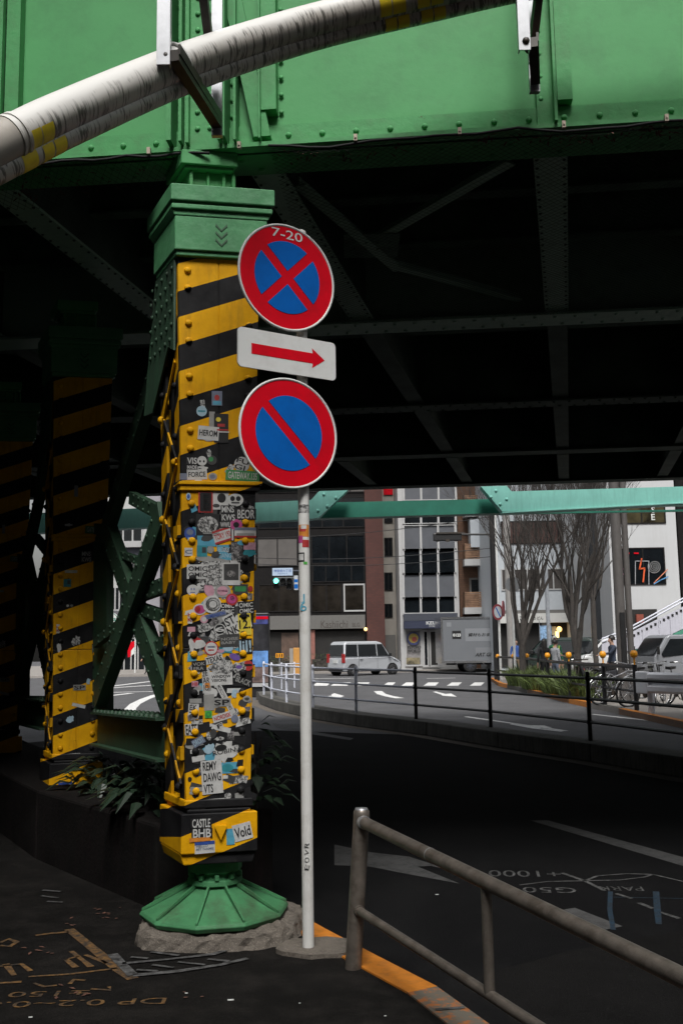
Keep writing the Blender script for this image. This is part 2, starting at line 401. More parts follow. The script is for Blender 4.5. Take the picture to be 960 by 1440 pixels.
# right hand sidewalk plaza and the far sidewalk
b = MB(); pl = [(6.9, 8), (6.5, 19), (6.2, 28), (6.1, 40), (6.6, 45.5), (8, 48), (60, 48), (60, 8)]
b.prism([(x, y, -.131) for x, y in pl], (0, 0, .131)); struct(b.build('plaza_pavement', PAVING))
b = MB(); kerb_strip([(6.5, 19), (6.35, 23.5)], -.16, -.13, .006, 0, b); kerb_strip([(6.26, 26), (6.2, 28), (6.15, 34)], -.16, -.13, .006, 0, b); kerb_strip([(6.11, 38), (6.1, 40), (6.6, 45.5)], -.16, -.13, .006, 0, b)
kerb_strip([(6.9, 8), (6.52, 18.9)], -.16, -.13, .005, 1, b); kerb_strip([(6.35, 23.6), (6.27, 25.9)], -.16, -.13, .005, 1, b); kerb_strip([(6.14, 34.1), (6.11, 37.9)], -.16, -.13, .005, 1, b)
struct(b.build('plaza_kerb', [ORANGE, CONC_DK]))
b = MB(); b.box(-60, 70, 61.5, 100, -.131, 0.0); struct(b.build('far_sidewalk', PAVING))
# ---- road markings
ZR = -.126
def patch(mb, px, z=ZR, m=0): mb.add([G(x, y, z) for x, y in px], [tuple(range(len(px)))], m)
b = MB()
for x0, x1 in ((441, 464), (467, 492), (499, 519), (540, 555), (566, 583), (597, 616), (630, 648), (662, 680)):
    patch(b, [(x0-2, 964.5), (x1-4, 964.5), (x1+1, 959.8), (x0+5, 959.8)])
struct(b.build('zebra_crossing', ROADWHITE, fix=False))
b = MB()
for (xa, ya), (xb, yb), w in (((420, 954.5), (500, 954), .35), ((600, 954.3), (640, 953.6), .3), ((729, 1004), (1100, 1046), .13), ((832, 1004.5), (1100, 1034), .13), ((655, 1008), (795, 1028), .13), ((150, 968), (240, 962), .35), ((150, 974), (240, 972), .3), ((150, 979), (185, 975), .3), ((158, 965), (215, 958), .3)):
    b.ribbon([G(xa, ya, ZR), G(xb, yb, ZR)], w, ZR)
cv = [(235, 974), (218, 978), (203, 983.5), (190, 990), (183, 997), (184, 1004), (194, 1010), (208, 1016), (225, 1023), (250, 1031)]
b.ribbon([G(x, y, ZR) for x, y in cv], .32, ZR)
b.ribbon([G(x, y, ZR) for x, y in ((531, 972), (536, 976), (546, 979), (562, 982))], .3, ZR)
struct(b.build('lane_lines', ROADWHITE, fix=False))
b = MB()
patch(b, [(456, 979.5), (466, 978.5), (466, 976.5), (470, 975), (484, 979), (477, 981.5), (470, 980.5), (457, 981)])
patch(b, [(608, 973), (613, 972.6), (626, 976), (634, 975.4), (642, 980), (622, 978.6), (620, 977)])
patch(b, [(716, 1018.5), (722, 1017.5), (742, 1020), (765, 1020.5), (776, 1023.5), (758, 1024), (792, 1028.5), (788, 1029), (748, 1024.5), (726, 1020.5)])
struct(b.build('lane_arrows', ROADWHITE, fix=False))
b = MB()
patch(b, [(383, 1017), (398, 1019), (424, 1018.5), (424, 1022), (408, 1022.5), (424, 1026), (440, 1029), (497, 1038.5), (492, 1041), (436, 1032.5), (418, 1028), (388, 1023.5)])
patch(b, [(470, 1188), (522, 1199), (575, 1205), (640, 1226), (606, 1218), (587, 1219), (646, 1243), (570, 1229), (520, 1219), (470, 1217)])
patch(b, [(745, 1154), (770, 1154), (1060, 1233), (1060, 1248)])
patch(b, [(789, 1280), (808, 1277), (875, 1303), (850, 1308)])
struct(b.build('faded_lane_arrows', ROADWHITE_OLD, fix=False))
# ---- surveyors' spray marks on the road
b = MB(); ZS = -.125
def stroke(mb, px, w, z, m=0): mb.ribbon([G(x, y, z) for x, y in px], w, z, m, .25)
stroke(b, [(790, 1228), (822, 1239), (850, 1253)], .03, ZS); stroke(b, [(866, 1257), (888, 1264)], .03, ZS); stroke(b, [(898, 1270), (918, 1278)], .03, ZS); stroke(b, [(928, 1283), (955, 1292)], .03, ZS)
stroke(b, [(730, 1245), (770, 1240), (822, 1239), (870, 1238), (905, 1234), (918, 1230)], .022, ZS)
stroke(b, [(822, 1239), (840, 1232), (880, 1229), (918, 1230), (960, 1240), (1000, 1248)], .022, ZS)
def road_text(mb, s, px, py, h, w, z, m=0, flip=True):
    c = G(px, py, z); r_ = V((-1, .12, 0)) if flip else V((1, -.12, 0)); mb.text(s, c, r_, V((-r_.y, r_.x, 0)), h, m, w)
road_text(b, '+1000', 737, 1229, .20, .52, ZS); road_text(b, 'G50', 772, 1252, .15, .36, ZS); road_text(b, 'PARK', 872, 1250, .12, .30, ZS)
struct(b.build('white_survey_marks', SPRAY_W, fix=False))
b = MB(); stroke(b, [(858, 1254), (857, 1280), (862, 1308)], .03, ZS); stroke(b, [(922, 1254), (924, 1280), (926, 1300)], .035, ZS); stroke(b, [(862, 1262), (960, 1264)], .012, ZS)
struct(b.build('blue_survey_marks', SPRAY_B, fix=False))
# ---- spray marks on the sidewalk
b = MB(); ZW = .004
stroke(b, [(97, 1307), (128, 1332), (165, 1362), (187, 1377)], .05, ZW); stroke(b, [(50, 1316), (70, 1313), (97, 1311)], .028, ZW)
stroke(b, [(40, 1374), (100, 1370), (165, 1362)], .022, ZW); stroke(b, [(100, 1338), (118, 1352), (128, 1360)], .032, ZW); stroke(b, [(120, 1343), (150, 1355)], .028, ZW); stroke(b, [(92, 1349), (107, 1361)], .028, ZW); stroke(b, [(90, 1350), (112, 1345)], .02, ZW)
stroke(b, [(0, 1326), (12, 1321), (24, 1325), (14, 1331), (0, 1330)], .026, ZW); stroke(b, [(0, 1359), (30, 1356), (43, 1366)], .024, ZW); stroke(b, [(8, 1356), (20, 1372)], .03, ZW)
stroke(b, [(128, 1391), (156, 1393), (153, 1388)], .022, ZW); stroke(b, [(98, 1384), (104, 1378), (120, 1379)], .022, ZW); stroke(b, [(48, 1383), (62, 1388), (80, 1386)], .02, ZW); stroke(b, [(0, 1383), (30, 1381)], .022, ZW)
def walk_text(mb, s, px, py, h, w): mb.text(s, G(px, py, ZW), V((-1, -.03, 0)), V((.03, -1, 0)), h, 0, w)
walk_text(b, '\u00b1150', 68, 1398, .07, .36); walk_text(b, 'DP 0.2~0.8', 105, 1411, .075, .80)
struct(b.build('orange_survey_marks', SPRAY_O, fix=False))
b = MB(); ZW = .0075
stroke(b, [(158, 1342), (172, 1357), (187, 1372)], .05, ZW); stroke(b, [(172, 1355), (240, 1349), (300, 1342), (322, 1335)], .03, ZW); stroke(b, [(187, 1372), (250, 1366), (310, 1357), (348, 1348)], .034, ZW)
for q in ([(212, 1339), (252, 1344)], [(250, 1336), (288, 1338)], [(184, 1346), (208, 1348)], [(214, 1357), (244, 1361)], [(250, 1353), (288, 1357)], [(192, 1364), (222, 1366)], [(292, 1349), (322, 1352)], [(60, 1252), (85, 1254)], [(58, 1260), (82, 1263)], [(66, 1268), (88, 1269)]): stroke(b, q, .025, ZW)
stroke(b, [(612, 1420), (653, 1417)], .02, .012)
struct(b.build('white_spray_marks', SPRAY_W, fix=False))
# ============================================================ RAILWAY BRIDGE
BO = V((-.34, 5.5, 0)); GD = V((1, -.095, 0)).normalized(); BK = V((.095, 1, 0)).normalized()
ZB = 4.46
def BP(u, v, z): return BO + GD*u + BK*v + V((0, 0, z))
bridge = thing('railway_bridge', 'long green riveted steel railway bridge crossing overhead above the road', 'bridge', tuple(BO))
def gbox(mb, u0, u1, v0, v1, z0, z1, m=0): mb.obox(BP(u0, v0, z0), GD*(u1-u0), BK*(v1-v0), (0, 0, z1-z0), m)
def ufor(x, y, v=0.05):
    # where the ray of photo pixel (x, y) meets the girder plane
    d = ray(x, y); k = ((BO + BK*v) - CAM).dot(BK)/d.dot(BK); p = CAM + d*k
    return (p-BO).dot(GD), p.z
b = MB(); gbox(b, -40, 55, .06, .08, ZB, 6.35)
b.build('girder_web', GREEN_WEB, bridge)
b = MB(); gbox(b, -40, 55, -.02, .34, ZB, ZB+.026); gbox(b, -40, 55, .036, .061, ZB+.026, ZB+.155)
for k in range(-20, 60):
    u = k*.2+.06; b.dome(BP(u, .036, ZB+.085), -BK, .0185, .015)
    if u > -4 and u < 9:
        b.dome(BP(u+.1, .15, ZB), (0, 0, -1), .018); b.dome(BP(u, .27, ZB), (0, 0, -1), .018)
b.build('bottom_flange', GREEN, bridge)
# stiffener over each panel joint
def stiffener(u):
    b = MB()
    gbox(b, u-.085, u+.005, .02, .06, ZB+.03, 6.35); gbox(b, u+.005, u+.022, -.05, .06, ZB+.027, 6.35)
    gbox(b, u+.03, u+.115, -.012, .060, ZB+.17, 6.35)
    for k in range(14):
        b.dome(BP(u+.030, .05, ZB+.22+k*.12), -BK, .016); b.dome(BP(u-.06, .02, ZB+.2+k*.14), -BK, .014, .006)
    b.build('stiffener', GREEN, bridge)
for x, y in ((772, 90), (8, 80)): stiffener(ufor(x, y)[0])
for k in range(2, 7): stiffener(ufor(772, 90)[0] + 1.75*(k-1))
stiffener(ufor(8, 80)[0]-1.75)
# built-up post above the column
uc = ufor(290, 120)[0]
b = MB()
gbox(b, uc-.115, uc+.115, -.02, .062, ZB+.026, 6.35)
for du, w, d in ((-.205, .03, -.10), (-.135, .018, -.085), (-.10, .02, -.06), (.095, .018, -.075), (.125, .02, -.11), (.185, .016, -.06)): gbox(b, uc+du, uc+du+w, d, .061, ZB+.03, 6.35)
for k in range(20):
    z = ZB+.13+k*.105
    for du in (-.035, .04): b.dome(BP(uc+du, -.02, z), -BK, .017)
    for du in (-.16, .16): b.dome(BP(uc+du, .058, z), -BK, .016)
b.build('post_stiffener', GREEN, bridge)
b = MB()
b.prism([BP(uc+.30, .03, ZB+.06), BP(uc+.40, .03, ZB+.06), BP(uc+.16, .03, ZB+1.3), BP(uc+.05, .03, ZB+1.3)], -BK*.05)
gbox(b, uc+.345, uc+.435, -.03, .058, ZB+.22, 6.35); gbox(b, uc+.335, uc+.345, -.06, .058, ZB+.03, 6.35)
for k in range(12): b.dome(BP(uc+.455, .05, ZB+.24+k*.11), -BK, .015)
b.build('gusset', GREEN, bridge)
# deck overhead
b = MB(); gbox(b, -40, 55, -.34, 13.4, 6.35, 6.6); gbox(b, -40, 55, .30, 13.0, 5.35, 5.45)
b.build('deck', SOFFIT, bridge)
PALEGREEN = M('lit_green_paint', (.30, .46, .35), .6, var=.2, scale=4, dirt=(.08, .12, .08), dirt_amt=.6, dscale=4)  # paler copy of the green, light on the near underside put into colour
# longitudinal girders
for v, uu in ((3.45, 1), (6.7, 1), (9.9, 1), (12.9, 1)):
    b = MB(); gbox(b, -40, 55, v, v+.02, ZB+.025, 5.36); gbox(b, -40, 55, v-.15, v+.17, ZB, ZB+.024)
    if v < 7:
        for k in range(-8, 60):
            for dv in (-.09, .11): b.dome(BP(k*.18+(.09 if dv > 0 else 0), v+dv, ZB), (0, 0, -1), .02, n=6)
    b.build('longitudinal_girder', PALEGREEN if v < 5 else SOFFIT, bridge)  # nearest girder painted lighter, as if light reached it; the rest darker
# cross girders running back under the deck
XD = V((.226, 1, 0))
ux0 = ufor(782, 200)[0]
for k in range(-5, 9):
    u = ux0 + k*1.75
    p0 = BP(u, .34, 0); L = 12.55
    b = MB()
    def seg(a0, a1, w, z0, z1):
        q = p0 + XD*a0; b.obox(q - V((w/2, 0, -z0)), V((w, 0, 0)), XD*(a1-a0), (0, 0, z1-z0))
    seg(3.3, 6.2, .19, ZB+.035, ZB+.055); seg(6.55, 9.4, .19, ZB+.035, ZB+.055); seg(9.8, 12.3, .19, ZB+.035, ZB+.055)
    seg(0, 12.3, .02, ZB+.06, 5.35)
    for j in range(26):
        for dx in (-.085, .085):
            q = p0 + XD*(.1+j*.11); b.dome(q+V((dx, 0, ZB+.035)), (0, 0, -1), .012, n=6)
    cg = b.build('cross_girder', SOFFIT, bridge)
    b = MB(); seg(.02, 2.95, .21, ZB+.035, ZB+.055); b.build('end_flange', PALEGREEN, cg)
for v, z in ((.85, 4.86), (1.6, 4.86), (2.5, 4.86), (5, 4.9), (8.2, 4.9)):
    b = MB(); gbox(b, -40, 55, v, v+.12, z, z+.02); gbox(b, -40, 55, v+.05, v+.07, z+.02, 5.36)
    b.build('stringer', GREEN_DARK, bridge)
def lat(px0, z0, px1, z1):
    b = MB(); p, q = G(*px0, z0), G(*px1, z1); b.bar(p, q, .085, .012); b.bar(p+V((0, 0, .03)), q+V((0, 0, .03)), .012, .06); b.build('lateral_brace', PALEGREEN, bridge)
lat((718, 228), 4.6, (515, 345), 4.6); lat((555, 375), 4.62, (730, 422), 4.62); lat((420, 260), 4.6, (560, 380), 4.58)
b = MB(); p = G(520, 345, 4.58); b.box(p.x-.2, p.x+.22, p.y-.2, p.y+.25, 4.585, 4.597)
for i in range(4):
    for j in range(2): b.dome((p.x-.12+i*.09, p.y-.05+j*.12, 4.585), (0, 0, -1), .014, n=6)
b.build('gusset_plate', GREEN_DARK, bridge)

# ============================================================ COLUMNS
AL, BE = math.radians(11), math.radians(26)
AV = V((math.cos(AL), math.sin(AL), 0)); BV = V((-math.sin(BE), math.cos(BE), 0))
C0 = V((-.735, 5.76, 0))
FO = V((-.692, 5.565, 0))       # middle of the front face at ground level
FN = V((math.sin(AL), -math.cos(AL), 0))
CD = .37
def CP(s, t, z): return FO + AV*s + BV*t + V((0, 0, z))
def hw(z): return .184 + (z-1.2)*.0204
col = thing('bridge_column', 'nearest yellow and black striped steel bridge column covered in stickers', 'column', tuple(C0), 'striped bridge columns')
def cbox(mb, s0, s1, t0, t1, z0, z1, m=0, s0b=None, s1b=None):
    a0 = s0 if s0b is None else s0b; a1 = s1 if s1b is None else s1b
    vs = [CP(s0, t0, z0), CP(s1, t0, z0), CP(s1, t1, z0), CP(s0, t1, z0), CP(a0, t0, z1), CP(a1, t0, z1), CP(a1, t1, z1), CP(a0, t1, z1)]
    mb.add(vs, [(3, 2, 1, 0), (4, 5, 6, 7), (0, 1, 5, 4), (1, 2, 6, 5), (2, 3, 7, 6), (3, 0, 4, 7)], m)
ZL = 2.432
b = MB()
for z0, z1 in ((.68, 1.55), (1.553, ZL), (ZL+.05, 3.8)):
    for sgn in (-1, 1):   # two plates with a narrow seam in the middle
        h0, h1 = hw(z0), hw(z1)
        if sgn < 0: cbox(b, -h0, -.002, 0, .028, z0, z1, 0, -h1, -.002)
        else: cbox(b, .002, h0, 0, .028, z0, z1, 0, .002, h1)
    cbox(b, -.01, .01, .004, .026, z0+.002, z1-.002)
cbox(b, -hw(ZL)-.022, hw(ZL)+.03, -.028, .05, ZL+.028, ZL+.05); cbox(b, -hw(ZL)-.012, hw(ZL)+.02, -.016, .04, ZL-.004, ZL+.028)
z = .78
k = 0
while z < 3.74:
    if not (ZL-.05 < z < ZL+.10):
        for s in (-hw(z)+.055, hw(z)-.055):
            if z < 2.45 or k % 3 != 2: b.dome(CP(s, 0, z), FN, .0215, .019, n=10)
    z += .105; k += 1
b.build('front_plate', STRIPE, col, bevel=.004, seg=2)
# left and right sides: edge angles, lacing bars, big rivet heads; dark inside
def side(sgn):
    b = MB(); o = sgn
    def s_(z, d): return o*(hw(z)-d)
    for z0, z1 in ((.70, 3.75),):
        for t0, t1 in ((.03, .11), (CD-.09, CD)):
            a, c = s_(z0, .0), s_(z0, .016); a1, c1 = s_(z1, .0), s_(z1, .016)
            lo, hi = min(a, c), max(a, c); lo1, hi1 = min(a1, c1), max(a1, c1)
            cbox(b, lo, hi, t0, t1, z0, z1, 0, lo1, hi1)
    z = .80; i = 0
    while z < 2.9:
        ta, tb = (.07, CD-.045) if i % 2 == 0 else (CD-.045, .07)
        p, q = CP(s_(z, -.006), ta, z), CP(s_(z+.30, -.006), tb, z+.30)
        b.bar(p, q, .055, .011, up=AV)
        b.dome(CP(s_(z, -.014), ta, z), AV*o, .026, .024); b.dome(CP(s_(z+.15, -.004), .07, z+.15), AV*o, .022, .022); b.dome(CP(s_(z+.15, -.004), CD-.045, z+.15), AV*o, .022, .022)
        z += .30; i += 1
    if sgn < 0 or sgn > 0:
        for z in (1.18, 1.42, 1.72, .98, 2.2): cbox(b, min(s_(z, .0), s_(z, -.02)), max(s_(z, .0), s_(z, -.02)), .02, .10, z-.035, z+.035)
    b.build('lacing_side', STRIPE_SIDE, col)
side(-1); side(1)
b = MB(); cbox(b, -hw(.7)+.05, hw(.7)-.05, .05, CD-.01, .68, 3.8, 0, -hw(3.8)+.05, hw(3.8)-.05); b.build('inner_web', BLACK_MATT, col)
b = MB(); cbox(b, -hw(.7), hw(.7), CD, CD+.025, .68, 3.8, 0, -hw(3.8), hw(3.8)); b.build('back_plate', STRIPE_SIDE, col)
# plinth box
b = MB(); cbox(b, -.205, .205, -.02, CD+.03, .455, .665); cbox(b, -.185, .185, .0, CD+.01, .395, .455, 0, -.205, .205)
cbox(b, -.17, .17, -.01, CD+.01, .665, .685); cbox(b, -.185, .185, -.012, CD+.02, .69, .735)
b.prism([CP(-.03, -.02, .60), CP(.04, -.02, .60), CP(.005, -.02, .525)], FN*.022)
b.build('plinth', STRIPE, col, bevel=.006)
# flared shoe on the ground
b = MB(); sc_ = C0
b.lathe(sc_, [(.15, .40), (.15, .33), (.125, .32), (.125, .295), (.15, .29), (.155, .262), (.13, .258), (.14, .245), (.22, .205), (.34, .150), (.402, .128), (.412, .112), (.398, .088), (.38, .084)], 10, phase=.2, smooth=False)
for j in range(10):
    th = .2+2*math.pi*j/10
    dv = V((math.cos(th), math.sin(th), 0)); sdv = V((-dv.y, dv.x, 0))*.006
    b.prism([sc_+dv*.138+V((0, 0, .252))-sdv, sc_+dv*.398+V((0, 0, .130))-sdv, sc_+dv*.398+V((0, 0, .143))-sdv, sc_+dv*.15+V((0, 0, .268))-sdv], sdv*2)
for j in range(10):
    th = .2+2*math.pi*(j+.5)/10; dv = V((math.cos(th), math.sin(th), 0)); sdv = V((-dv.y, dv.x, 0))
    b.obox(sc_+dv*.12-sdv*.012+V((0, 0, .293)), dv*.032, sdv*.024, (0, 0, .03))
SHOE = M('scuffed_green_paint', (.055, .195, .085), .6, chips=(13, .62, (.045, .038, .03), .8), spec=.2, var=.25, scale=6, dirt=(.045, .06, .035), dirt_amt=.95, dscale=4, bump=.2, bscale=25)
b.build('base_shoe', SHOE, col, bevel=.004)
# cap
b = MB(); hc = hw(3.8)
cbox(b, -hc-.03, hc+.03, -.045, CD+.04, 3.83, 4.035); cbox(b, -hc-.018, hc+.018, -.03, CD+.03, 3.80, 3.83)
cbox(b, -hc-.035, hc+.035, -.05, CD+.05, 4.035, 4.07, 0, -hc-.053, hc+.053); cbox(b, -hc-.055, hc+.055, -.068, CD+.065, 4.07, 4.10)
cbox(b, -hc-.064, hc+.064, -.08, CD+.08, 4.115, 4.215); cbox(b, -hc-.05, hc+.05, -.06, CD+.06, 4.10, 4.115)
CAPG = M('cap_green_paint', (.075, .255, .112), .5, chips=(15, .66, (.05, .07, .04), .7), spec=.25, var=.2, scale=6, dirt=(.16, .34, .2), dirt_amt=.4, dscale=8, bump=.35, bscale=22)
b.build('cap', CAPG, col, bevel=.006)
b = MB()
for k in range(3):
    z = 3.995-k*.045
    for sg in (-1, 1):
        b.prism([CP(.0, -.045, z-.045), CP(.0, -.045, z-.033), CP(sg*.032, -.045, z+.003), CP(sg*.035, -.045, z-.01)], FN*.004)
b.build('cast_mark', M('groove_shade_green', (.03, .10, .045), .6), col)  # dark green on raised chevrons stands in for shade in engraved grooves
# neck and bearing plate under the girder
b = MB(); cbox(b, -.15, .10, .05, .28, 4.215, 4.35); cbox(b, -.165, -.145, .02, .32, 4.216, 4.35); cbox(b, -.06, -.045, .03, .32, 4.217, 4.35); cbox(b, .03, .05, .03, .32, 4.217, 4.35); cbox(b, .085, .105, .02, .30, 4.216, 4.35)
cbox(b, -.225, .105, -.02, .30, 4.37, 4.457); cbox(b, -.20, .09, .0, .28, 4.35, 4.37)
b.build('bearing', GREEN, col, bevel=.005)
# green side gusset with rivets, left face under the cap
b = MB()
g0 = [(0.10, 3.80), (CD+.06, 3.80), (CD+.30, 3.0), (CD+.1, 2.98), (.14, 3.30), (.03, 3.25), (.03, 3.8)]
sg_ = -hw(3.4)-.022
b.prism([CP(sg_, t, z) for t, z in g0], AV*.012)
for t in (.06, .16, .27, .38, .48):
    for k in range(6):
        z = 3.75-k*.085
        if z > 3.1+abs(t-.3)*.6: b.dome(CP(sg_, t+(.03 if k % 2 else 0), z), -AV, .017)
b.build('side_gusset', GREEN_BR, col)
# ---------------------------------------------------------------- stickers on the front plate
SM = {}
def smat(c):
    tab = dict(w=(.48, .48, .47), g=(.26, .26, .25), k=(.012, .012, .013), d=(.045, .045, .045), r=(.36, .03, .03), b=(.03, .07, .28), c=(.08, .30, .42), l=(.30, .42, .50),
               y=(.60, .48, .05), p=(.48, .26, .32), m=(.42, .06, .20), n=(.04, .22, .07), e=(.06, .36, .05), o=(.55, .20, .03), v=(.14, .08, .30), t=(.03, .22, .26), s=(.14, .16, .22))
    if c not in SM:
        if c == 'x' or c == 'z':      # scribbled / collage paper
            m, nt, bb = nodes('scribbled_paper' if c == 'x' else 'photo_collage')
            f = ramp(nt, noise(nt, 75 if c == 'x' else 45, 6, rough=.8), .47, .53)
            cc = mixc(nt, f, (.44, .44, .43), (.05, .05, .05)) if c == 'x' else mixc(nt, f, (.03, .03, .03), mixc(nt, ramp(nt, noise(nt, 30), .4, .6), (.30, .29, .28), (.10, .09, .10)))
            nt.links.new(cc, bb.inputs['Base Color']); bb.inputs['Roughness'].default_value = .5; SM[c] = m
        else: SM[c] = M({'w': 'white', 'g': 'grey', 'k': 'black', 'd': 'charcoal', 'r': 'red', 'b': 'blue', 'c': 'sky_blue', 'l': 'pale_blue', 'y': 'yellow', 'p': 'pink', 'm': 'magenta', 'n': 'green', 'e': 'bright_green', 'o': 'orange', 'v': 'purple', 't': 'teal', 's': 'slate'}[c]+'_sticker', tab[c], .45, var=.18, scale=30)
    return SM[c]
def on_face(px, py, lift=0.0):
    d = ray(px, py); k = (FO+FN*lift-CAM).dot(FN)/d.dot(FN); return CAM + d*k
UZ = V((0, 0, 1))
n_st = [0]
def sticker(px, py, w, h, base, txt=None, tc='k', rot=0, shape='r', extra=None, th=None, plinth=False, label=None):
    n_st[0] += 1
    lift = .0012 + .00035*(n_st[0] % 9) + (.020 if plinth else 0)
    c = on_face(px, py, lift); sc = (on_face(px+1, py, lift)-c).dot(AV); scz = (c-on_face(px, py+1, lift)).z
    W_, H_ = w*sc*1.13, h*scz*1.13; a = math.radians(rot)
    R_ = AV*math.cos(a)+UZ*math.sin(a); U_ = UZ*math.cos(a)-AV*math.sin(a)
    mats = [smat(base)]; mb = MB(); e = FN*.0008
    def mi(ch):
        m = smat(ch)
        if m not in mats: mats.append(m)
        return mats.index(m)
    def sub(kind, dx, dy, ww, hh, ch, n=14, jag=0, up=1):
        q = c + R_*dx*W_ + U_*dy*H_ + e*up
        if kind == 'c':
            rr = random.Random(int(px*7+py)); pts = []
            for j in range(n):
                th_ = 2*math.pi*j/n; k_ = 1-jag*rr.random()
                pts.append(q + R_*ww*W_/2*k_*math.cos(th_) + U_*hh*H_/2*k_*math.sin(th_))
            mb.prism(pts, e, mi(ch))
        else: mb.obox(q-R_*ww*W_/2-U_*hh*H_/2, R_*ww*W_, U_*hh*H_, e, mi(ch))
    if shape == 'c': sub('c', 0, 0, 1, 1, base, 24, 0, 0)
    elif shape == 'j': sub('c', 0, 0, 1.1, 1.1, base, 15, .45, 0)
    else: sub('r', 0, 0, 1, 1, base, up=0)
    for ex in (extra or []): sub(*ex)
    if txt: mb.text(txt, c+e*2.6, R_, U_, H_*(th or .62), mi(tc), W_*.86, bold=.02)
    o = mb.build('sticker', mats, col, fix=False)
    if label: o['label'] = label
S = sticker
# worn scraps of older stickers under the newer ones: too many to count, one part
mb = MB(); rr = random.Random(77); smats = [smat(c) for c in 'xwgkzdkcxdwgxk']
for i in range(210):
    py = rr.uniform(700, 1120) if i < 203 else rr.uniform(560, 680); px = rr.uniform(266, 352); w, h = rr.uniform(6, 22), rr.uniform(5, 16)
    c = on_face(px, py, .0006+.00001*i); sc_x = (on_face(px+1, py, 0)-on_face(px, py, 0)).dot(AV); a = rr.gauss(0, .25)
    R_ = AV*math.cos(a)+UZ*math.sin(a); U_ = UZ*math.cos(a)-AV*math.sin(a); m_ = rr.randrange(len(smats))
    if rr.random() < .5: pts = [c+R_*w*sc_x*.5*x+U_*h*sc_x*.5*y for x, y in ((-1, -1), (1, -rr.uniform(.7, 1)), (rr.uniform(.8, 1), 1), (-rr.uniform(.6, 1), rr.uniform(.7, 1)))]
    else: pts = [c+R_*w*sc_x*.55*math.cos(6.283*j/9)*rr.uniform(.6, 1)+U_*h*sc_x*.55*math.sin(6.283*j/9)*rr.uniform(.6, 1) for j in range(9)]
    mb.add(pts, [tuple(range(len(pts)))], m_)
o = mb.build('sticker_scraps', smats, col, fix=False); o['kind'] = 'stuff'
S(305, 560, 13, 18, 's', extra=[('c', 0, .05, .5, .4, 'r'), ('r', 0, -.32, .8, .25, 'c')], label='small portrait photo sticker')
S(283.5, 578, 13, 13, 'l', shape='c', extra=[('r', 0, 0, .7, .14, 't')])
S(298, 590, 7, 20, 'g'); S(311, 602, 18, 36, 'k', extra=[('c', -.2, .3, .35, .16, 'y'), ('r', .1, -.06, .8, .05, 'r'), ('r', .1, -.13, .9, .04, 'w'), ('r', 0, .1, .5, .1, 'r')])
S(293, 609, 26, 17, 'w', 'HEROM', 'k', -4, th=.45)
S(270, 648, 14, 9, 'k', 'VIS', 'w', th=.9); S(270, 657, 14, 5, 'k', 'MADE', 'w', th=.9); S(284, 648, 12, 12, 'w', shape='c', extra=[('c', -.2, -.05, .2, .25, 'k'), ('c', .2, -.05, .2, .25, 'k')]); S(284, 658, 14, 6, 'w', shape='j')
S(298, 647, 12, 12, 'd', shape='c', extra=[('c', -.1, .1, .5, .5, 'n')]); S(277, 667, 25, 13, 'w', 'FORCE', 'd', 3, th=.5)
S(258, 670, 9, 8, 's'); S(299, 670, 11, 9, 'g', shape='c', extra=[('c', 0, 0, .6, .6, 's')])
S(340, 653, 19, 19, 'w', 'FU\nGI', 'k', -15, 'c', th=.75)
S(341, 669, 42, 13, 'n', 'GATEWAY.135', 'w', -3, th=.68, label='green sticker reading GATEWAY.135')
S(265, 698, 6, 9, 'l', shape='c', extra=[('c', 0, 0, .6, .6, 'b')]); S(289, 706, 18, 26, 'r', extra=[('r', 0, 0, .8, .9, 'k'), ('r', .1, 0, .5, .8, 'r')])
S(309, 703, 22, 24, 'w', extra=[('c', .1, .1, .5, .5, 'k'), ('c', -.2, -.3, .4, .2, 'd')]); S(331, 703, 20, 16, 'w', shape='c', extra=[('c', -.18, .1, .3, .4, 'k'), ('c', .18, .1, .3, .4, 'k'), ('r', 0, -.22, .5, .12, 'd')])
S(292, 738, 29, 27, 'k', extra=[('c', 0, 0, .9, .8, 'x'), ('c', -.2, -.1, .22, .3, 'k'), ('c', .2, -.1, .22, .3, 'k'), ('r', 0, -.38, .4, .08, 'g')])
S(321, 722, 19, 20, 'k', 'MNS\nKWS', 'w', th=.9); S(346, 723, 25, 14, 'k', 'BEOR', 'w', th=.8, label='black sticker reading BEOR'); S(317, 738, 15, 8, 'k', 'WWU', 'w', th=.8)
S(332, 738, 15, 14, 'm', shape='c', extra=[('c', 0, 0, .5, .5, 'k')]); S(267, 750, 14, 15, 'b', shape='c', extra=[('c', 0, .1, .6, .5, 's')]); S(268, 758, 7, 4, 'l')
S(291, 752, 22, 5, 'w'); S(291, 760, 24, 15, 'c'); S(313, 753, 24, 17, 'w', 'TORY 192', 'r', 18, th=.42, extra=[('r', 0, .42, 1, .15, 'r'), ('r', 0, -.42, 1, .15, 'r')])
S(327, 752, 5, 16, 'k', extra=[('r', 0, 0, .4, .9, 'w')]); S(345, 749, 27, 13, 'w', extra=[('r', 0, -.4, 1, .18, 'r'), ('r', 0, .35, 1, .28, 's')]); S(345, 752, 22, 4, 'g')
S(284, 775, 13, 14, 't', extra=[('r', .2, .1, .4, .5, 'd')]); S(296, 773, 9, 9, 'g', shape='c'); S(303, 780, 14, 9, 'd', shape='j')
S(316, 777, 19, 19, 'c', 'BDAY\nGANG', 'l', 2, th=.7); S(333, 776, 14, 22, 'z'); S(351, 777, 17, 10, 't', shape='j'); S(351, 768, 15, 9, 'p')
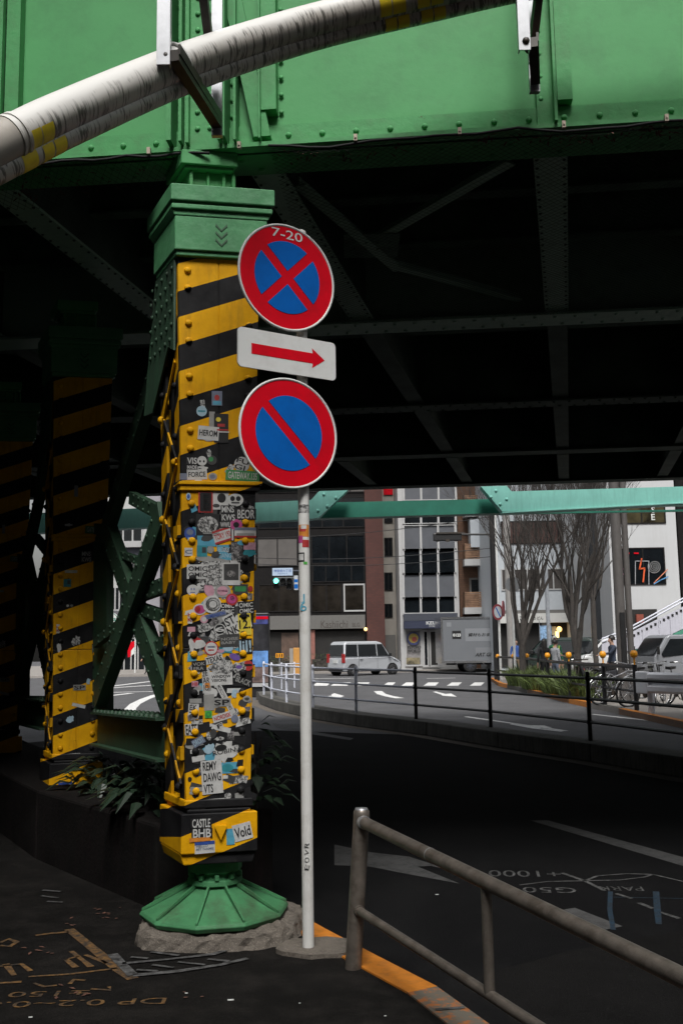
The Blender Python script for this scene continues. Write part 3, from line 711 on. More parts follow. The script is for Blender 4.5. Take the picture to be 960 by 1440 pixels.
S(300, 788, 40, 8, 'g', rot=-12); S(278, 804, 27, 18, 'w', 'OMIC\nOMIC', 'k', th=.75, label='white sticker reading OMIC twice'); S(302, 806, 22, 30, 'x'); S(325, 807, 22, 28, 'w', extra=[('r', 0, .08, .84, .72, 'd'), ('c', 0, 0, .5, .3, 'z')])
S(265, 776, 10, 10, 'w', 'C', 's', th=.5); S(289, 821, 16, 9, 'k', shape='j', extra=[('c', -.2, 0, .3, .5, 'w'), ('c', .25, 0, .3, .5, 'g')]); S(304, 822, 18, 7, 'g', shape='j')
S(271, 830, 15, 14, 'w', shape='c', extra=[('r', -.12, .1, .08, .2, 'b'), ('r', .12, .1, .08, .2, 'b'), ('r', 0, -.2, .4, .06, 'b')]); S(294, 830, 12, 17, 'p', rot=20, shape='c')
S(313, 831, 20, 17, 'g', shape='c', extra=[('c', 0, 0, .7, .7, 'p'), ('r', 0, 0, .6, .16, 'm')]); S(338, 829, 19, 13, 'd', extra=[('r', 0, .05, .72, .5, 'n')]); S(352, 828, 6, 7, 'r', shape='c')
S(326, 843, 15, 15, 'r', shape='c', extra=[('c', 0, 0, .7, .7, 'm'), ('c', .05, .1, .4, .4, 'c')]); S(298, 850, 23, 22, 'w', shape='c', extra=[('c', .05, 0, .78, .78, 'd'), ('c', .05, 0, .70, .70, 'w'), ('c', .05, 0, .48, .48, 'd'), ('c', .05, 0, .40, .40, 'w', 14, 0, 1.4)])
S(281, 857, 17, 14, 'w', shape='c', extra=[('c', 0, 0, .82, .78, 'm'), ('c', -.15, 0, .4, .6, 'r')])
S(320, 856, 19, 15, 'k', 'OMIC\nOMIC', 'w', th=.8); S(346, 855, 20, 16, 'k', 'OMIC\nOMIC', 'w', 4, th=.8)
S(267, 868, 6, 16, 'w', 'H\nK', 'r', th=.7); S(269, 885, 10, 6, 'p'); S(287, 871, 10, 10, 'p', shape='c', extra=[('c', 0, 0, .6, .6, 'w')]); S(303, 865, 27, 6, 's', 'DIMENSION', 'b', 13, th=.7)
S(288, 883, 26, 13, 'x', shape='j'); S(302, 875, 16, 11, 'z', shape='j'); S(304, 893, 18, 20, 'x', shape='j'); S(309, 885, 14, 14, 'w', '6', 'w', 0, 'c', extra=[('c', 0, 0, .86, .86, 'k'), ('c', 0, 0, .6, .6, 'k')], th=.45)
S(323, 873, 14, 16, 'w', 'ST', 'k', 28, th=.7); S(328, 886, 18, 13, 'w', 'NK', 'k', 22, th=.75); S(344, 878, 16, 27, 'y', '12.', 'k', 3, th=.4, extra=[('r', 0, .38, .8, .12, 'k')])
S(323, 901, 25, 16, 'd', 'NOISE\nBABY', 'g', 3, th=.5); S(270, 907, 10, 20, 'w', shape='j'); S(277, 900, 14, 8, 'r', shape='j'); S(280, 907, 16, 14, 'w', shape='j'); S(289, 899, 10, 9, 's', shape='j')
S(297, 912, 18, 18, 'r', shape='c', extra=[('c', 0, 0, .84, .84, 'w'), ('r', 0, .1, .5, .12, 's'), ('r', 0, -.12, .4, .1, 'r')]); S(318, 912, 22, 16, 't', shape='j', extra=[('c', .1, 0, .6, .5, 'l'), ('c', -.3, -.2, .4, .3, 'p')])
S(345, 909, 17, 19, 'k', 'lil!', 'l', 3, th=.8); S(301, 927, 22, 9, 'w', 'TEXAS', 'k', 14, th=.8, label='tilted white sticker reading TEXAS'); S(330, 924, 14, 8, 'v', rot=-25, shape='c'); S(280, 937, 18, 14, 'k', 'VOK\nERA', 'g', 4, th=.7)
S(312, 938, 34, 20, 'x', shape='j'); S(336, 938, 20, 15, 'x', shape='j', extra=[('c', 0, 0, .4, .3, 'v')]); S(349, 936, 12, 13, 'r', shape='c', extra=[('r', 0, .05, .8, .2, 'k')]); S(290, 957, 10, 32, 'w', 'FE\nAR\nIO', 'd', 3, th=.8, extra=[('r', .1, -.2, .6, .2, 'o')])
S(311, 954, 28, 17, 'w', 'WINDOW\nVISIONS', 'k', 2, th=.5); S(342, 958, 22, 9, 'k', 'BLACK', 'g', -22, th=.8); S(274, 962, 8, 7, 'p', 'HB', 'r', th=.6)
S(316, 981, 7, 46, 'w', rot=28); S(312, 988, 22, 10, 'g', 'SP', 'k', 0, th=.7); S(276, 974, 6, 6, 'w'); S(275, 986, 15, 6, 'g'); S(272, 1000, 13, 19, 'w', 'EK\nZN', 'd', -3, th=.8); S(294, 988, 13, 20, 'g', rot=2)
for (dx, dy) in ((0, 0),): S(316, 981, 40, 5, 'w', 'MOSCOW & MAMES', 'd', -62, th=.8)
S(329, 976, 9, 13, 'l', shape='j', rot=-20); S(293, 1005, 9, 9, 'e', shape='r', extra=[('c', 0, 0, .8, .8, 'n'), ('c', 0, 0, .4, .4, 'e', 14, 0, 1.5)]); S(313, 1008, 25, 9, 'w', 'NORDISK', 'r', 16, th=.6); S(330, 1011, 9, 10, 's', shape='c')
S(344, 1014, 13, 10, 'x', shape='j'); S(347, 983, 10, 8, 'g', shape='c', extra=[('c', 0, 0, .6, .5, 'd')]); S(311, 1025, 24, 6, 'w', rot=-14); S(309, 1021, 8, 7, 'w', 'F', 'k', 20, th=.8); S(269, 1026, 16, 14, 'w', 'EATE', 'k', 3, th=.9)
S(277, 1016, 14, 6, 'x', rot=5); S(279, 1043, 16, 10, 's', 'DROIT', 'l', 30, th=.7); S(315, 1057, 33, 28, 'w', 'ROBIN', 'd', 8, 'j', th=.2, extra=[('c', -.1, .18, .45, .3, 'k')]); S(294, 1053, 14, 16, 'l', shape='j'); S(279, 1067, 16, 7, 'w', rot=8)
S(298, 1093, 26, 42, 'w', 'REMY\nDAWG\nVTS', 'k', 4, th=.92, label='large white sticker reading REMY DAWG VTS'); S(322, 1080, 22, 14, 'c', extra=[('c', -.1, 0, .7, .7, 't')]); S(317, 1093, 6, 4, 'w'); S(277, 1110, 17, 5, 'g', rot=-4)
S(303, 1128, 23, 8, 'w', 'Bloenutt', 'k', 2, th=.8); S(278, 1136, 20, 8, 'w', rot=14); S(335, 1130, 23, 7, 'k', 'EXPW', 'w', 3, th=.95)
S(283, 1158, 26, 12, 'k', 'CASTLE', 'w', 0, th=.9, plinth=True); S(284, 1172, 26, 12, 'k', 'BHB', 'w', 0, th=.9, plinth=True); S(281, 1181, 26, 5, 'o', rot=2, plinth=True)
S(288, 1192, 25, 15, 'w', 'HELLO\nMY NAME', 's', 2, th=.45, plinth=True, extra=[('r', 0, .36, 1, .28, 'b')]); S(324, 1177, 10, 20, 'c', plinth=True, rot=2); S(341, 1170, 23, 21, 'w', 'Vold', 'k', 12, th=.6, plinth=True)

# further columns of the same row, deeper in the dark
STEP = V((-1.44, 2.50, 0))
for k, lab in ((1, 'dim striped column in the shade behind the nearest one, beyond the lattice bracing'), (2, 'farthest striped column at the left picture edge, almost lost in the dark')):
    c2 = copy_tree(col)
    for i_, ch in enumerate([q for q in c2.children if q.name.startswith('sticker')]):
        if i_ % (6*k) != 2: bpy.data.objects.remove(ch)
    for ch in [q for q in c2.children if q.get('kind') == 'stuff']: bpy.data.objects.remove(ch)
    c2.location = C0 + STEP*k; c2['label'] = lab

# concrete footing pad
b = MB(); rr = random.Random(3); n = 64; rings = []
for (f_, z_, jit) in ((1.06, -.02, .035), (1.03, .02, .03), (1.015, .055, .02), (.985, .074, .016), (.82, .088, .01), (.55, .09, .004)):
    ring = []
    for j in range(n):
        th = 2*math.pi*j/n; c_, s_ = math.cos(th), math.sin(th); q_ = (abs(c_)**3.2+abs(s_)**3.2)**(-1/3.2)
        w_ = 1+.025*math.sin(3*th+1)+.018*math.sin(7*th)+rr.uniform(-jit, jit)
        ring.append((C0.x+.03+.435*q_*c_*f_*w_, C0.y+.02+.40*q_*s_*f_*w_, z_+(rr.uniform(-.012, .012) if z_ > 0 else 0)))
    rings.append(ring)
vs = [p for r_ in rings for p in r_]+[(C0.x, C0.y, .09)]
fs = [(i*n+j, i*n+(j+1) % n, (i+1)*n+(j+1) % n, (i+1)*n+j) for i in range(5) for j in range(n)]+[(5*n+j, 5*n+(j+1) % n, 6*n) for j in range(n)]
b.add(vs, fs); o = b.build('column_footing', CONCRETE); tag(o, 'rough broken concrete pad under the nearest striped column', 'footing')

# lattice bracing between the columns
def bracing(shift, label):
    r = thing('lattice_bracing', label, 'bracing', tuple(V((-1.35, 6.9, 0))+shift), 'lattice bracing between the columns')
    def T(p): return V(p)+shift
    def member(name, p, q, w, d):
        p, q = T(p), T(q); b = MB(); b.bar(p, q, d, w, up=(0, 0, 1)); t = (q-p).normalized(); n_ = int((q-p).length/.16)
        face = V((-.866, -.5, 0)); up_ = face.cross(t).normalized()
        for i in range(1, n_):
            for s_ in (-1, 1): b.dome(p+t*.16*i+face*d/2+up_*s_*w*.33, face, .014, n=6)
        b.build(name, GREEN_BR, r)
    def Q(px, py, Y): return tuple(W(px, py, Y))
    member('diagonal', Q(233, 722, 6.15), Q(140, 980, 7.95), .19, .09)
    member('diagonal', Q(150, 738, 7.95), Q(247, 1010, 6.1), .19, .08)
    member('diagonal', Q(237, 470, 6.15), Q(150, 750, 7.95), .15, .08)
    member('strut', Q(150, 772, 7.9), Q(215, 795, 6.7), .05, .05); member('strut', Q(182, 850, 7.2), Q(245, 872, 6.15), .08, .05)
    member('strut', Q(218, 915, 6.6), Q(246, 893, 6.15), .09, .05); member('strut', Q(186, 700, 7.0), Q(228, 722, 6.2), .09, .05); member('strut', Q(135, 905, 7.95), Q(182, 868, 7.2), .07, .05)
    member('strut', Q(183, 842, 7.2), Q(240, 820, 6.15), .10, .05)
    p, q = V(Q(244, 1040, 6.05)), V(Q(146, 1024, 8.0))
    b = MB(); p_, q_ = T(p), T(q); b.bar(p_, q_, .10, .23); b.bar(p_+V((0, 0, .12)), q_+V((0, 0, .12)), .22, .016); b.bar(p_-V((0, 0, .12)), q_-V((0, 0, .12)), .22, .016)
    t = (q_-p_).normalized()
    for i in range(1, 17):
        for sd_ in (-.07, .07): b.dome(p_+t*.135*i+V((.866*sd_, .5*sd_, .128)), (0, 0, 1), .02, .022)
    b.build('tie_beam', GREEN_BR, r)
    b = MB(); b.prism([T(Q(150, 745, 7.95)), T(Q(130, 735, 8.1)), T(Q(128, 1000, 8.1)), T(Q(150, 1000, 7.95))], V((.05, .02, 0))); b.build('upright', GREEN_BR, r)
    return r
bracing(V((0, 0, 0)), 'dark green X-shaped lattice bracing beside the nearest striped column')
bracing(STEP, 'almost black lattice bracing at the far left, behind the second striped column')

# stained low wall with plants behind the column
kd = V((-.5, .866, 0)); kn = V((.866, .5, 0))
wl = [V((-1.15, 6.20, 0)), V((-2.34, 7.75, 0)), V((-4.2, 10.95, 0)), V((-7.2, 16.8, 0))]
b = MB(); hh = .50
for i in range(3):
    d = wl[i+1]-wl[i]; off = V((d.y, -d.x, 0)).normalized()
    L_ = .85
    b.obox(wl[i]+V((0, 0, -.12)), d, off*L_, (0, 0, hh+.12+.001*i))
o = b.build('planter_wall', WALLDARK, bevel=.02); tag(o, 'low stained concrete planter wall running back into the dark behind the column', 'wall')
def leaf(mb, p, d, L, w, m=0, droop=.3):
    d = d.normalized(); s_ = d.cross(UZ)
    if s_.length < .05: s_ = V((1, 0, 0))
    s_.normalize(); n_ = s_.cross(d)
    a = p; c = p+d*L*.5+n_*L*.06; e_ = p+d*L-UZ*L*droop
    mb.add([a, c+s_*w/2-n_*w*.12, e_, c-s_*w/2-n_*w*.12, c], [(0, 1, 4), (1, 2, 4), (2, 3, 4), (3, 0, 4)], m, False)
def leafy(name, label, c, rx, ry, rz, n, L, w, mat, cat='plant', group=None, droop=.35, stems=7, seed=1):
    r_ = random.Random(seed); root = thing(name, label, cat, tuple(c), group); mb = MB(); st = MB(); c = V(c)
    tips = []
    for i in range(stems):
        a = r_.uniform(0, 6.28); q = c+V((rx*.7*math.cos(a)*r_.random(), ry*.7*math.sin(a)*r_.random(), rz*r_.uniform(.7, 1.6)))
        st.tube([c+V((q.x-c.x, q.y-c.y, 0))*.2, (c+q)/2+V((0, 0, .05)), q], [.012, .009, .005], 5); tips.append(q)
    for i in range(n):
        a = r_.uniform(0, 6.28); u = r_.random()**.5
        p = c+V((rx*u*math.cos(a), ry*u*math.sin(a), rz*(.15+1.7*r_.random()*(1-.5*u*u))))
        leaf(mb, p, V((math.cos(a), math.sin(a), r_.uniform(-.3, .7))), L*r_.uniform(.6, 1.2), w*r_.uniform(.7, 1.2), 0, droop)
    mb.build('foliage', mat, root, fix=False); st.build('stem', BARK, root)
    return root
leafy('shrub', 'dark broad leaved shrub sticking out on the road side of the nearest striped column', (-.60, 6.7, .50), .17, .26, .32, 80, .15, .065, LEAF, group='shrubs on the planter wall', seed=4)
leafy('shrub', 'dark broad leaved shrub left of the nearest column, under the green tie beam', (-1.25, 7.0, .48), .32, .45, .18, 110, .24, .085, LEAF_DK, group='shrubs on the planter wall', seed=5)
leafy('shrub', 'low dark shrub farther back on the planter wall', (-1.75, 8.0, .48), .35, .6, .15, 100, .22, .08, LEAF_DK, group='shrubs on the planter wall', seed=6)

# ============================================================ NO STOPPING SIGN POST
PB = G(433.5, 1338, 0)
post = thing('road_sign_post', 'white pole with two round red and blue parking signs and an arrow plate', 'road sign', tuple(PB))
b = MB(); b.tube([PB+V((0, 0, -.02)), PB+V((0, 0, 3.86))], .0302, 20); b.dome(PB+V((0, 0, 3.86)), (0, 0, 1), .0302, .02, n=16)
b.build('pole', WHITE, post)
SA = math.radians(33); SX = V((math.cos(SA), math.sin(SA), 0)); SN = V((math.sin(SA), -math.cos(SA), 0))
def pole_face(py, side=0): return None
def sign_c(px, py):
    d = ray(px, py); o_ = PB+SN*.055; k = (o_-CAM).dot(SN)/d.dot(SN); return CAM+d*k
def round_sign(px, py, kind):
    c = sign_c(px, py); c = V((PB.x, PB.y, c.z)) + SN*.055 + SX*((c-PB).dot(SX))
    b = MB(); R = .30
    b.disc(c-SN*.012, SX, UZ, R, m=0, n=64, depth=SN*.010)
    # raised rim
    k = 64; vs = []
    for rr_, dd in ((R, -.012), (R+.004, -.004), (R+.003, .003), (R-.004, .006), (R-.010, .0005)):
        for j in range(k):
            th = 2*math.pi*j/k; vs.append(c + (SX*math.cos(th)+UZ*math.sin(th))*rr_ + SN*dd)
    b.add(vs, [(i*k+j, i*k+(j+1) % k, (i+1)*k+(j+1) % k, (i+1)*k+j) for i in range(4) for j in range(k)], 0, True)
    o = b.build('round_sign', [SIGNWHITE], post, fix=True)
    b = MB(); b.disc(c-SN*.0015, SX, UZ, R-.007, n=64, depth=SN*.002); sub_r = b.build('red_face', SIGNRED, o)
    # blue field cut into sectors by the red bars
    b = MB(); RB = .205; wbar = .0265 if kind == 'x' else .026
    def seg_poly(conds):
        pts = [(RB*math.cos(2*math.pi*j/180), RB*math.sin(2*math.pi*j/180)) for j in range(180)]
        for (nx, ny, d_) in conds:       # keep nx*x+ny*y >= d_
            out = []
            for i in range(len(pts)):
                p, q = pts[i], pts[(i+1) % len(pts)]; fp = nx*p[0]+ny*p[1]-d_; fq = nx*q[0]+ny*q[1]-d_
                if fp >= 0: out.append(p)
                if fp*fq < 0: t_ = fp/(fp-fq); out.append((p[0]+(q[0]-p[0])*t_, p[1]+(q[1]-p[1])*t_))
            pts = out
        return pts
    h_ = math.sqrt(.5)
    n1, n2 = (h_, h_), (h_, -h_)
    if kind == 'x': cs = [[(s1*n1[0], s1*n1[1], wbar), (s2*n2[0], s2*n2[1], wbar)] for s1 in (1, -1) for s2 in (1, -1)]
    else: cs = [[(s1*n1[0], s1*n1[1], wbar)] for s1 in (1, -1)]
    for cc in cs: b.prism([c+SX*x+UZ*y+SN*.001 for x, y in seg_poly(cc)], SN*.0018)
    b.build('blue_field', SIGNBLUE, o)
    if kind == 'x':
        b = MB(); b.text('7-20', c+UZ*.246+SN*.0025, SX, UZ, .052, 0, .195, bold=.004); b.build('lettering', SIGNWHITE, o, fix=False)
    b = MB(); b.obox(c-SX*.05-UZ*.02-SN*.03, SX*.10, UZ*.04, SN*.02); b.build('clamp', STEEL, o)
round_sign(404, 390, 'x'); round_sign(406.5, 609, '/')
c = sign_c(405, 498)
b = MB(); w_, h_, r_ = .305, .108, .025; pts = []
for cx, cz, a0 in ((w_-r_, h_-r_, 0), (-w_+r_, h_-r_, 90), (-w_+r_, -h_+r_, 180), (w_-r_, -h_+r_, 270)):
    for k in range(7):
        a = math.radians(a0+15*k); pts.append(c+SX*(cx+r_*math.cos(a))+UZ*(cz+r_*math.sin(a))-SN*.008)
b.prism(pts, SN*.01)
ap = b.build('arrow_plate', SIGNWHITE, post, bevel=.004)
b = MB(); b.prism([c+SX*x+UZ*z+SN*.0022 for x, z in ((-.225, -.030), (.155, -.030), (.150, -.056), (.232, -.002), (.150, .056), (.155, .028), (-.225, .028))], SN*.0012); b.build('arrow', SIGNRED, ap)
# stickers and scribbles wrapped on the pole, facing the street
def pole_patch(py, hgt, a0, a1, m, name='pole_sticker', r=.0309):
    z = W(430, py, PB.y).z; k = 8; mb = MB(); vs = []
    for zz in (z-hgt/2, z+hgt/2):
        for i in range(k+1):
            a = math.radians(a0+(a1-a0)*i/k); vs.append(V((PB.x, PB.y, zz))+V((math.sin(a), -math.cos(a), 0))*r)
    mb.add(vs, [(i, i+1, k+2+i, k+1+i) for i in range(k)], 0, True); return mb.build(name, m, post, fix=False)
pole_patch(716, .045, -60, 70, smat('x')); pole_patch(747, .065, -60, 62, smat('o')); pole_patch(742, .02, -30, 30, smat('w'), r=.0312); pole_patch(745, .025, -45, 20, smat('r'), r=.0311); pole_patch(759, .04, -75, -10, smat('m')); pole_patch(765, .04, -15, 62, smat('r'), r=.0312)
pole_patch(784, .05, -75, 5, smat('k')); pole_patch(784, .034, -68, -4, smat('w'), r=.0311); pole_patch(792.5, .014, -5, 32, smat('e'), r=.0312)
pz = W(430, 850, PB.y).z
b = MB(); b.text('6', V((PB.x-.006, PB.y-.0312, pz-.012)), V((1, 0, 0)), UZ, .05, 0, .034); b.text('J', V((PB.x-.008, PB.y-.0313, pz+.03)), V((1, 0, 0)), UZ, .05, 0, .02); b.build('scribble', smat('c'), post, fix=False)
b = MB(); pz = W(432, 1203, PB.y).z
for i, ch in enumerate('EOVR'): b.text(ch, V((PB.x-.001, PB.y-.0318, pz-.055+i*.037)), V((.25, 0, 1)), V((-1, 0, .25)), .022, 0, .026)
b.build('scribble', smat('k'), post, fix=False)
b = MB(); rr = random.Random(5); n = 18
q = [V((PB.x+.05+(.20+.04*rr.random())*math.cos(6.283*j/n), PB.y+.02+(.14+.03*rr.random())*math.sin(6.283*j/n), -.01)) for j in range(n)]
b.prism(q, (0, 0, .032)); o = b.build('pole_footing', CONCRETE, bevel=.012); tag(o, 'small cracked concrete patch around the foot of the white sign pole', 'footing')

# ============================================================ STEEL HANDRAIL IN THE FOREGROUND
HP = G(496, 1362, 0)
rail = thing('steel_handrail', 'scuffed steel pedestrian handrail with one thick end post by the orange kerb', 'handrail', tuple(HP))
b = MB(); HT = W(513, 1150, HP.y); HT = V((HP.x+.055, HP.y, .745))
b.tube([HP+V((0, 0, -.02)), HT-V((0, 0, .03)), HT-V((0, 0, .008)), HT], [.040, .040, .039, .033], 22); b.build('end_post', RAILSTEEL, rail)
b = MB(); b.lathe(V((HT.x, HT.y, 0)), [(.032, .744), (.03, .752), (0.001, .755)], 20); b.build('post_cap', STEEL, rail)
T0 = V((HT.x-.004, HT.y, .690)); T1 = G(683, 1241, .665); T2 = G(960, 1376, .63); T3 = T2+(T2-T1)*1.2
b = MB(); b.tube([T0, T0.lerp(T1, .5), T1, T2, T3], .0285, 18); b.build('top_rail', RAILSTEEL, rail)
b = MB(); b.tube([T0+(T1-T0).normalized()*.03, T0+(T1-T0).normalized()*.055], .033, 18); b.build('rail_collar', STEEL, rail); b = MB(); b.tube([T0.lerp(T1, .62), T0.lerp(T1, .625)], .0295, 18); b.build('rail_joint', STEEL, rail)
L0 = V((HP.x+.02, HP.y, .275)); L1 = V((T1.x, T1.y, .265)); L2 = V((T2.x, T2.y, .25)); L3 = V((T3.x, T3.y, .23))
b = MB(); b.tube([L0, L1, L2, L3], .021, 16); b.build('lower_rail', RAILSTEEL, rail)
b = MB(); b.tube([L0+(L1-L0).normalized()*.03, L0+(L1-L0).normalized()*.05], .026, 16); b.build('rail_collar', RAILSTEEL, rail)
b = MB(); b.tube([L1, T1], .0205, 16); b.build('baluster', RAILSTEEL, rail)
q = T3.lerp(T2, .1); b = MB(); b.tube([V((q.x, q.y, -.01)), V((q.x, q.y, .60))], .038, 18); b.build('post', RAILSTEEL, rail)

# ============================================================ OVERHEAD PIPES AND HANGERS
def pp(px, py, Y): return W(px, py, Y)
def spline(pts, n=8):
    out = []
    for i in range(len(pts)-1):
        p0, p1, p2, p3 = pts[max(i-1, 0)], pts[i], pts[i+1], pts[min(i+2, len(pts)-1)]
        for k in range(n):
            t = k/n; out.append(.5*((2*p1)+(p2-p0)*t+(2*p0-5*p1+4*p2-p3)*t*t+(3*p1-p0-3*p2+p3)*t**3))
    return out+[pts[-1]]
PP = spline([pp(-140, 275, 3.5), pp(-60, 230, 3.6), pp(20, 190, 3.75), pp(100, 152, 3.95), pp(270, 82, 4.45), pp(440, 29, 4.80), pp(600, -9, 4.92), pp(760, -45, 4.9), pp(1100, -110, 4.75)])
pipe = thing('pipe', 'thick white drip-stained pipe curving overhead in front of the bridge, upper of the pair', 'pipe', tuple(PP[0]), 'twin overhead pipes')
b = MB(); b.tube(PP, .084, 28); b.build('pipe_body', PIPE, pipe)
LO = V((.015, .06, -.062))
pipe2 = thing('pipe', 'thinner grimy pipe tucked directly under the big white overhead pipe', 'pipe', tuple(PP[0]+LO), 'twin overhead pipes')
b = MB(); b.tube([p+LO for p in PP], .056, 24); b.build('pipe_body', PIPE, pipe2)
YTAPE = M('yellow_tape', (.80, .60, .02), .5, var=.2, scale=12, dirt=(.2, .15, .05), dirt_amt=.5)
def along(pts, px):
    best = min(range(len(pts)-1), key=lambda i: abs(_px(pts[i])-px)); return best
def _px(p): d = p-CAM; return 480+FPX*d.dot(RI)/d.dot(fw)
def sub_path(pts, x0, x1, k=4):
    def at(x):
        for i in range(len(pts)-1):
            a, c = _px(pts[i]), _px(pts[i+1])
            if a <= x <= c: return pts[i].lerp(pts[i+1], (x-a)/(c-a))
    return [at(x0+(x1-x0)*i/k) for i in range(k+1)]
P2 = [p+LO for p in PP]
for x0, x1 in ((-12, 10), (22, 37), (38, 54), (527, 543), (545, 563), (580, 597), (599, 616)):
    b = MB(); b.tube(sub_path(PP, x0, x1), .0852, 28, caps=False, arc=(8, 13)); o = b.build('hazard_tape', YTAPE, pipe, fix=False)
for x0, x1 in ((20, 40), (48, 62), (64, 80), (537, 553), (555, 571), (588, 604), (606, 622)):
    b = MB(); b.tube(sub_path(P2, x0, x1), .0572, 24, caps=False, arc=(6, 12)); b.build('hazard_tape', YTAPE, pipe2, fix=False)
for x in (12, 20):
    b = MB(); b.tube(sub_path(PP, x, x+4, 1), .090, 28); b.build('pipe_joint', PIPE, pipe)
b = MB(); b.tube(sub_path(PP, -60, 12, 5), .0855, 28, caps=False); b.build('coupling', M('aged_pvc', (.36, .33, .29), .5, var=.15, dirt=(.1, .08, .06), dirt_amt=.7), pipe)
b = MB(); b.text('FRP (SI)', P2[along(P2, 222)]+V((.0, -.058, -.045)), (P2[along(P2, 240)]-P2[along(P2, 200)]), V((0, -.5, .8)), .03, 0, .17, bold=.01); b.build('stencil', BLACK, pipe2, fix=False)
def hanger(px, Yf, Yb, ytop, yb, label, xb, ybk):
    f_ = pp(px, yb, Yf); root = thing('pipe_hanger', label, 'pipe bracket', tuple(f_), 'pipe hangers')
    b = MB(); b.obox(f_+V((-.03, -.012, -.02)), (.06, 0, 0), (0, .006, 0), (0, 0, 1.3)); b.obox(f_+V((-.03, -.006, -.02)), (.005, 0, 0), (0, .035, 0), (0, 0, 1.3)); b.obox(f_+V((.025, -.006, -.02)), (.005, 0, 0), (0, .035, 0), (0, 0, 1.3)); b.build('front_strut', STEEL, root)
    e = pp(xb, ybk, Yb); e.z = f_.z-.02
    b = MB(); d = (e-f_)
    b.bar(f_+V((.045, .0, .03)), e+V((.0, 0, .03)), .05, .055); b.bar(f_+V((.07, .0, .06)), e+V((.02, 0, .06)), .012, .05)
    for t in (.06, .3, .62): q = f_.lerp(e, t); b.dome(q+V((.0, -.03, .03)), (-.1, -1, 0), .02, .018); 
    b.build('bracket_bar', DARKSTEEL, root)
    b = MB(); b.obox(e+V((-.03, .01, -.03)), (.055, 0, 0), (0, .03, 0), (0, 0, 1.4)); b.build('rear_strut', STEEL, root)
    b = MB(); ang = f_.lerp(e, .55); b.bar(f_+V((.14, .05, .62)), e+V((-.01, -.05, .25)), .04, .05); b.build('diagonal_rod', DARKSTEEL, root)
    return root, f_, e
h1, f1, e1 = hanger(230, 4.20, 4.76, 0, 86, 'metal hanger bracket holding the pipes directly above the nearest column', 305, 182)
i = along(PP, 259); p = PP[i]; t = (PP[i+1]-PP[i]).normalized(); a_ = t.cross(UZ).normalized(); u_ = a_.cross(t)
b = MB(); b.tube([p+(u_*math.cos(x)+a_*math.sin(x))*.092 for x in [math.radians(-120+10*k) for k in range(25)]], .008, 8); b.build('u_bolt', WHITE, h1)
h2, f2, e2 = hanger(737, 4.78, 5.1, 0, 66, 'metal hanger bracket at the top edge in front of the right hand stiffener', 750, 55)

# ============================================================ SAFETY NET UNDER THE BRIDGE
NETM = M('dark_netting', (.012, .016, .013), .9)
net = thing('safety_net', 'fine dark bird netting slung under the green girder with dead leaves caught in it', 'netting', tuple(BP(0, .1, ZB)))
def netp(u, v):
    return BP(u, v, ZB-.02 - .05*math.sin(math.pi*min(1, max(0, v/3.2))) - .012*math.sin(u*4.2) - .018*abs(math.sin(u*4.25+.4))*max(0, 1-v/.25))
b = MB(); pitch = .05; U0, U1, V0, V1 = -.05, 3.6, -.035, 3.2
import itertools
def wire(u0, v0, du, dv, L):
    pts = []; n_ = max(2, int(L/.2))
    for i in range(n_+1): pts.append(netp(u0+du*L*i/n_, v0+dv*L*i/n_))
    b.tube(pts, .0011, 3, caps=False, smooth=False)
c_ = math.sqrt(.5)
k = U0-(V1-V0)
while k < U1:
    ua = max(k, U0); va = V0+(ua-k); L = min((U1-ua), (V1-va))/c_
    if L > .05: wire(ua, va, c_, c_, L)
    ub = min(U1, k+(V1-V0)); vb = V0+ (k+(V1-V0)-ub); L = min((ub-U0), (V1-vb))/c_
    if L > .05: wire(ub, vb, -c_, c_, L)
    k += pitch
b.build('mesh', NETM, net, fix=False)
b = MB(); b.tube([netp(u*.12-.05, -.035)+V((0, 0, .012+.006*math.sin(u*1.7))) for u in range(31)], .0085, 6); b.build('edge_rope', BLACK_MATT, net)
TAGM = M('clip_metal', (.36, .30, .24), .5, .3)
for x, y in ((337, 203), (500, 196), (646, 186), (792, 177), (936, 168)):
    u, z = ufor(x, y, -.03); b = MB(); gbox(b, u-.010, u+.010, -.055, -.028, ZB-.022, ZB+.018); gbox(b, u-.005, u+.005, -.062, -.05, ZB-.008, ZB+.006); b.build('clip', TAGM, net)
b = MB(); rr = random.Random(11)
DRY = M('dead_leaves', (.10, .045, .03), .9, var=.5, scale=30)
for i in range(150):
    cu = rr.choice([.1, .35, .62, 1.2, 1.45, 1.62, 1.72, 1.9, 2.1, 2.25]) + rr.gauss(0, .07); v = abs(rr.gauss(.02, .06))-.02
    p = netp(cu, v)+V((0, 0, rr.uniform(-.025, .012))); a = rr.uniform(0, 6.28)
    leaf(b, p, V((math.cos(a), math.sin(a), rr.uniform(-.8, .3))), rr.uniform(.02, .05), .014, 0, .1)
o = b.build('dead_leaves', DRY, net, fix=False); o['kind'] = 'stuff'
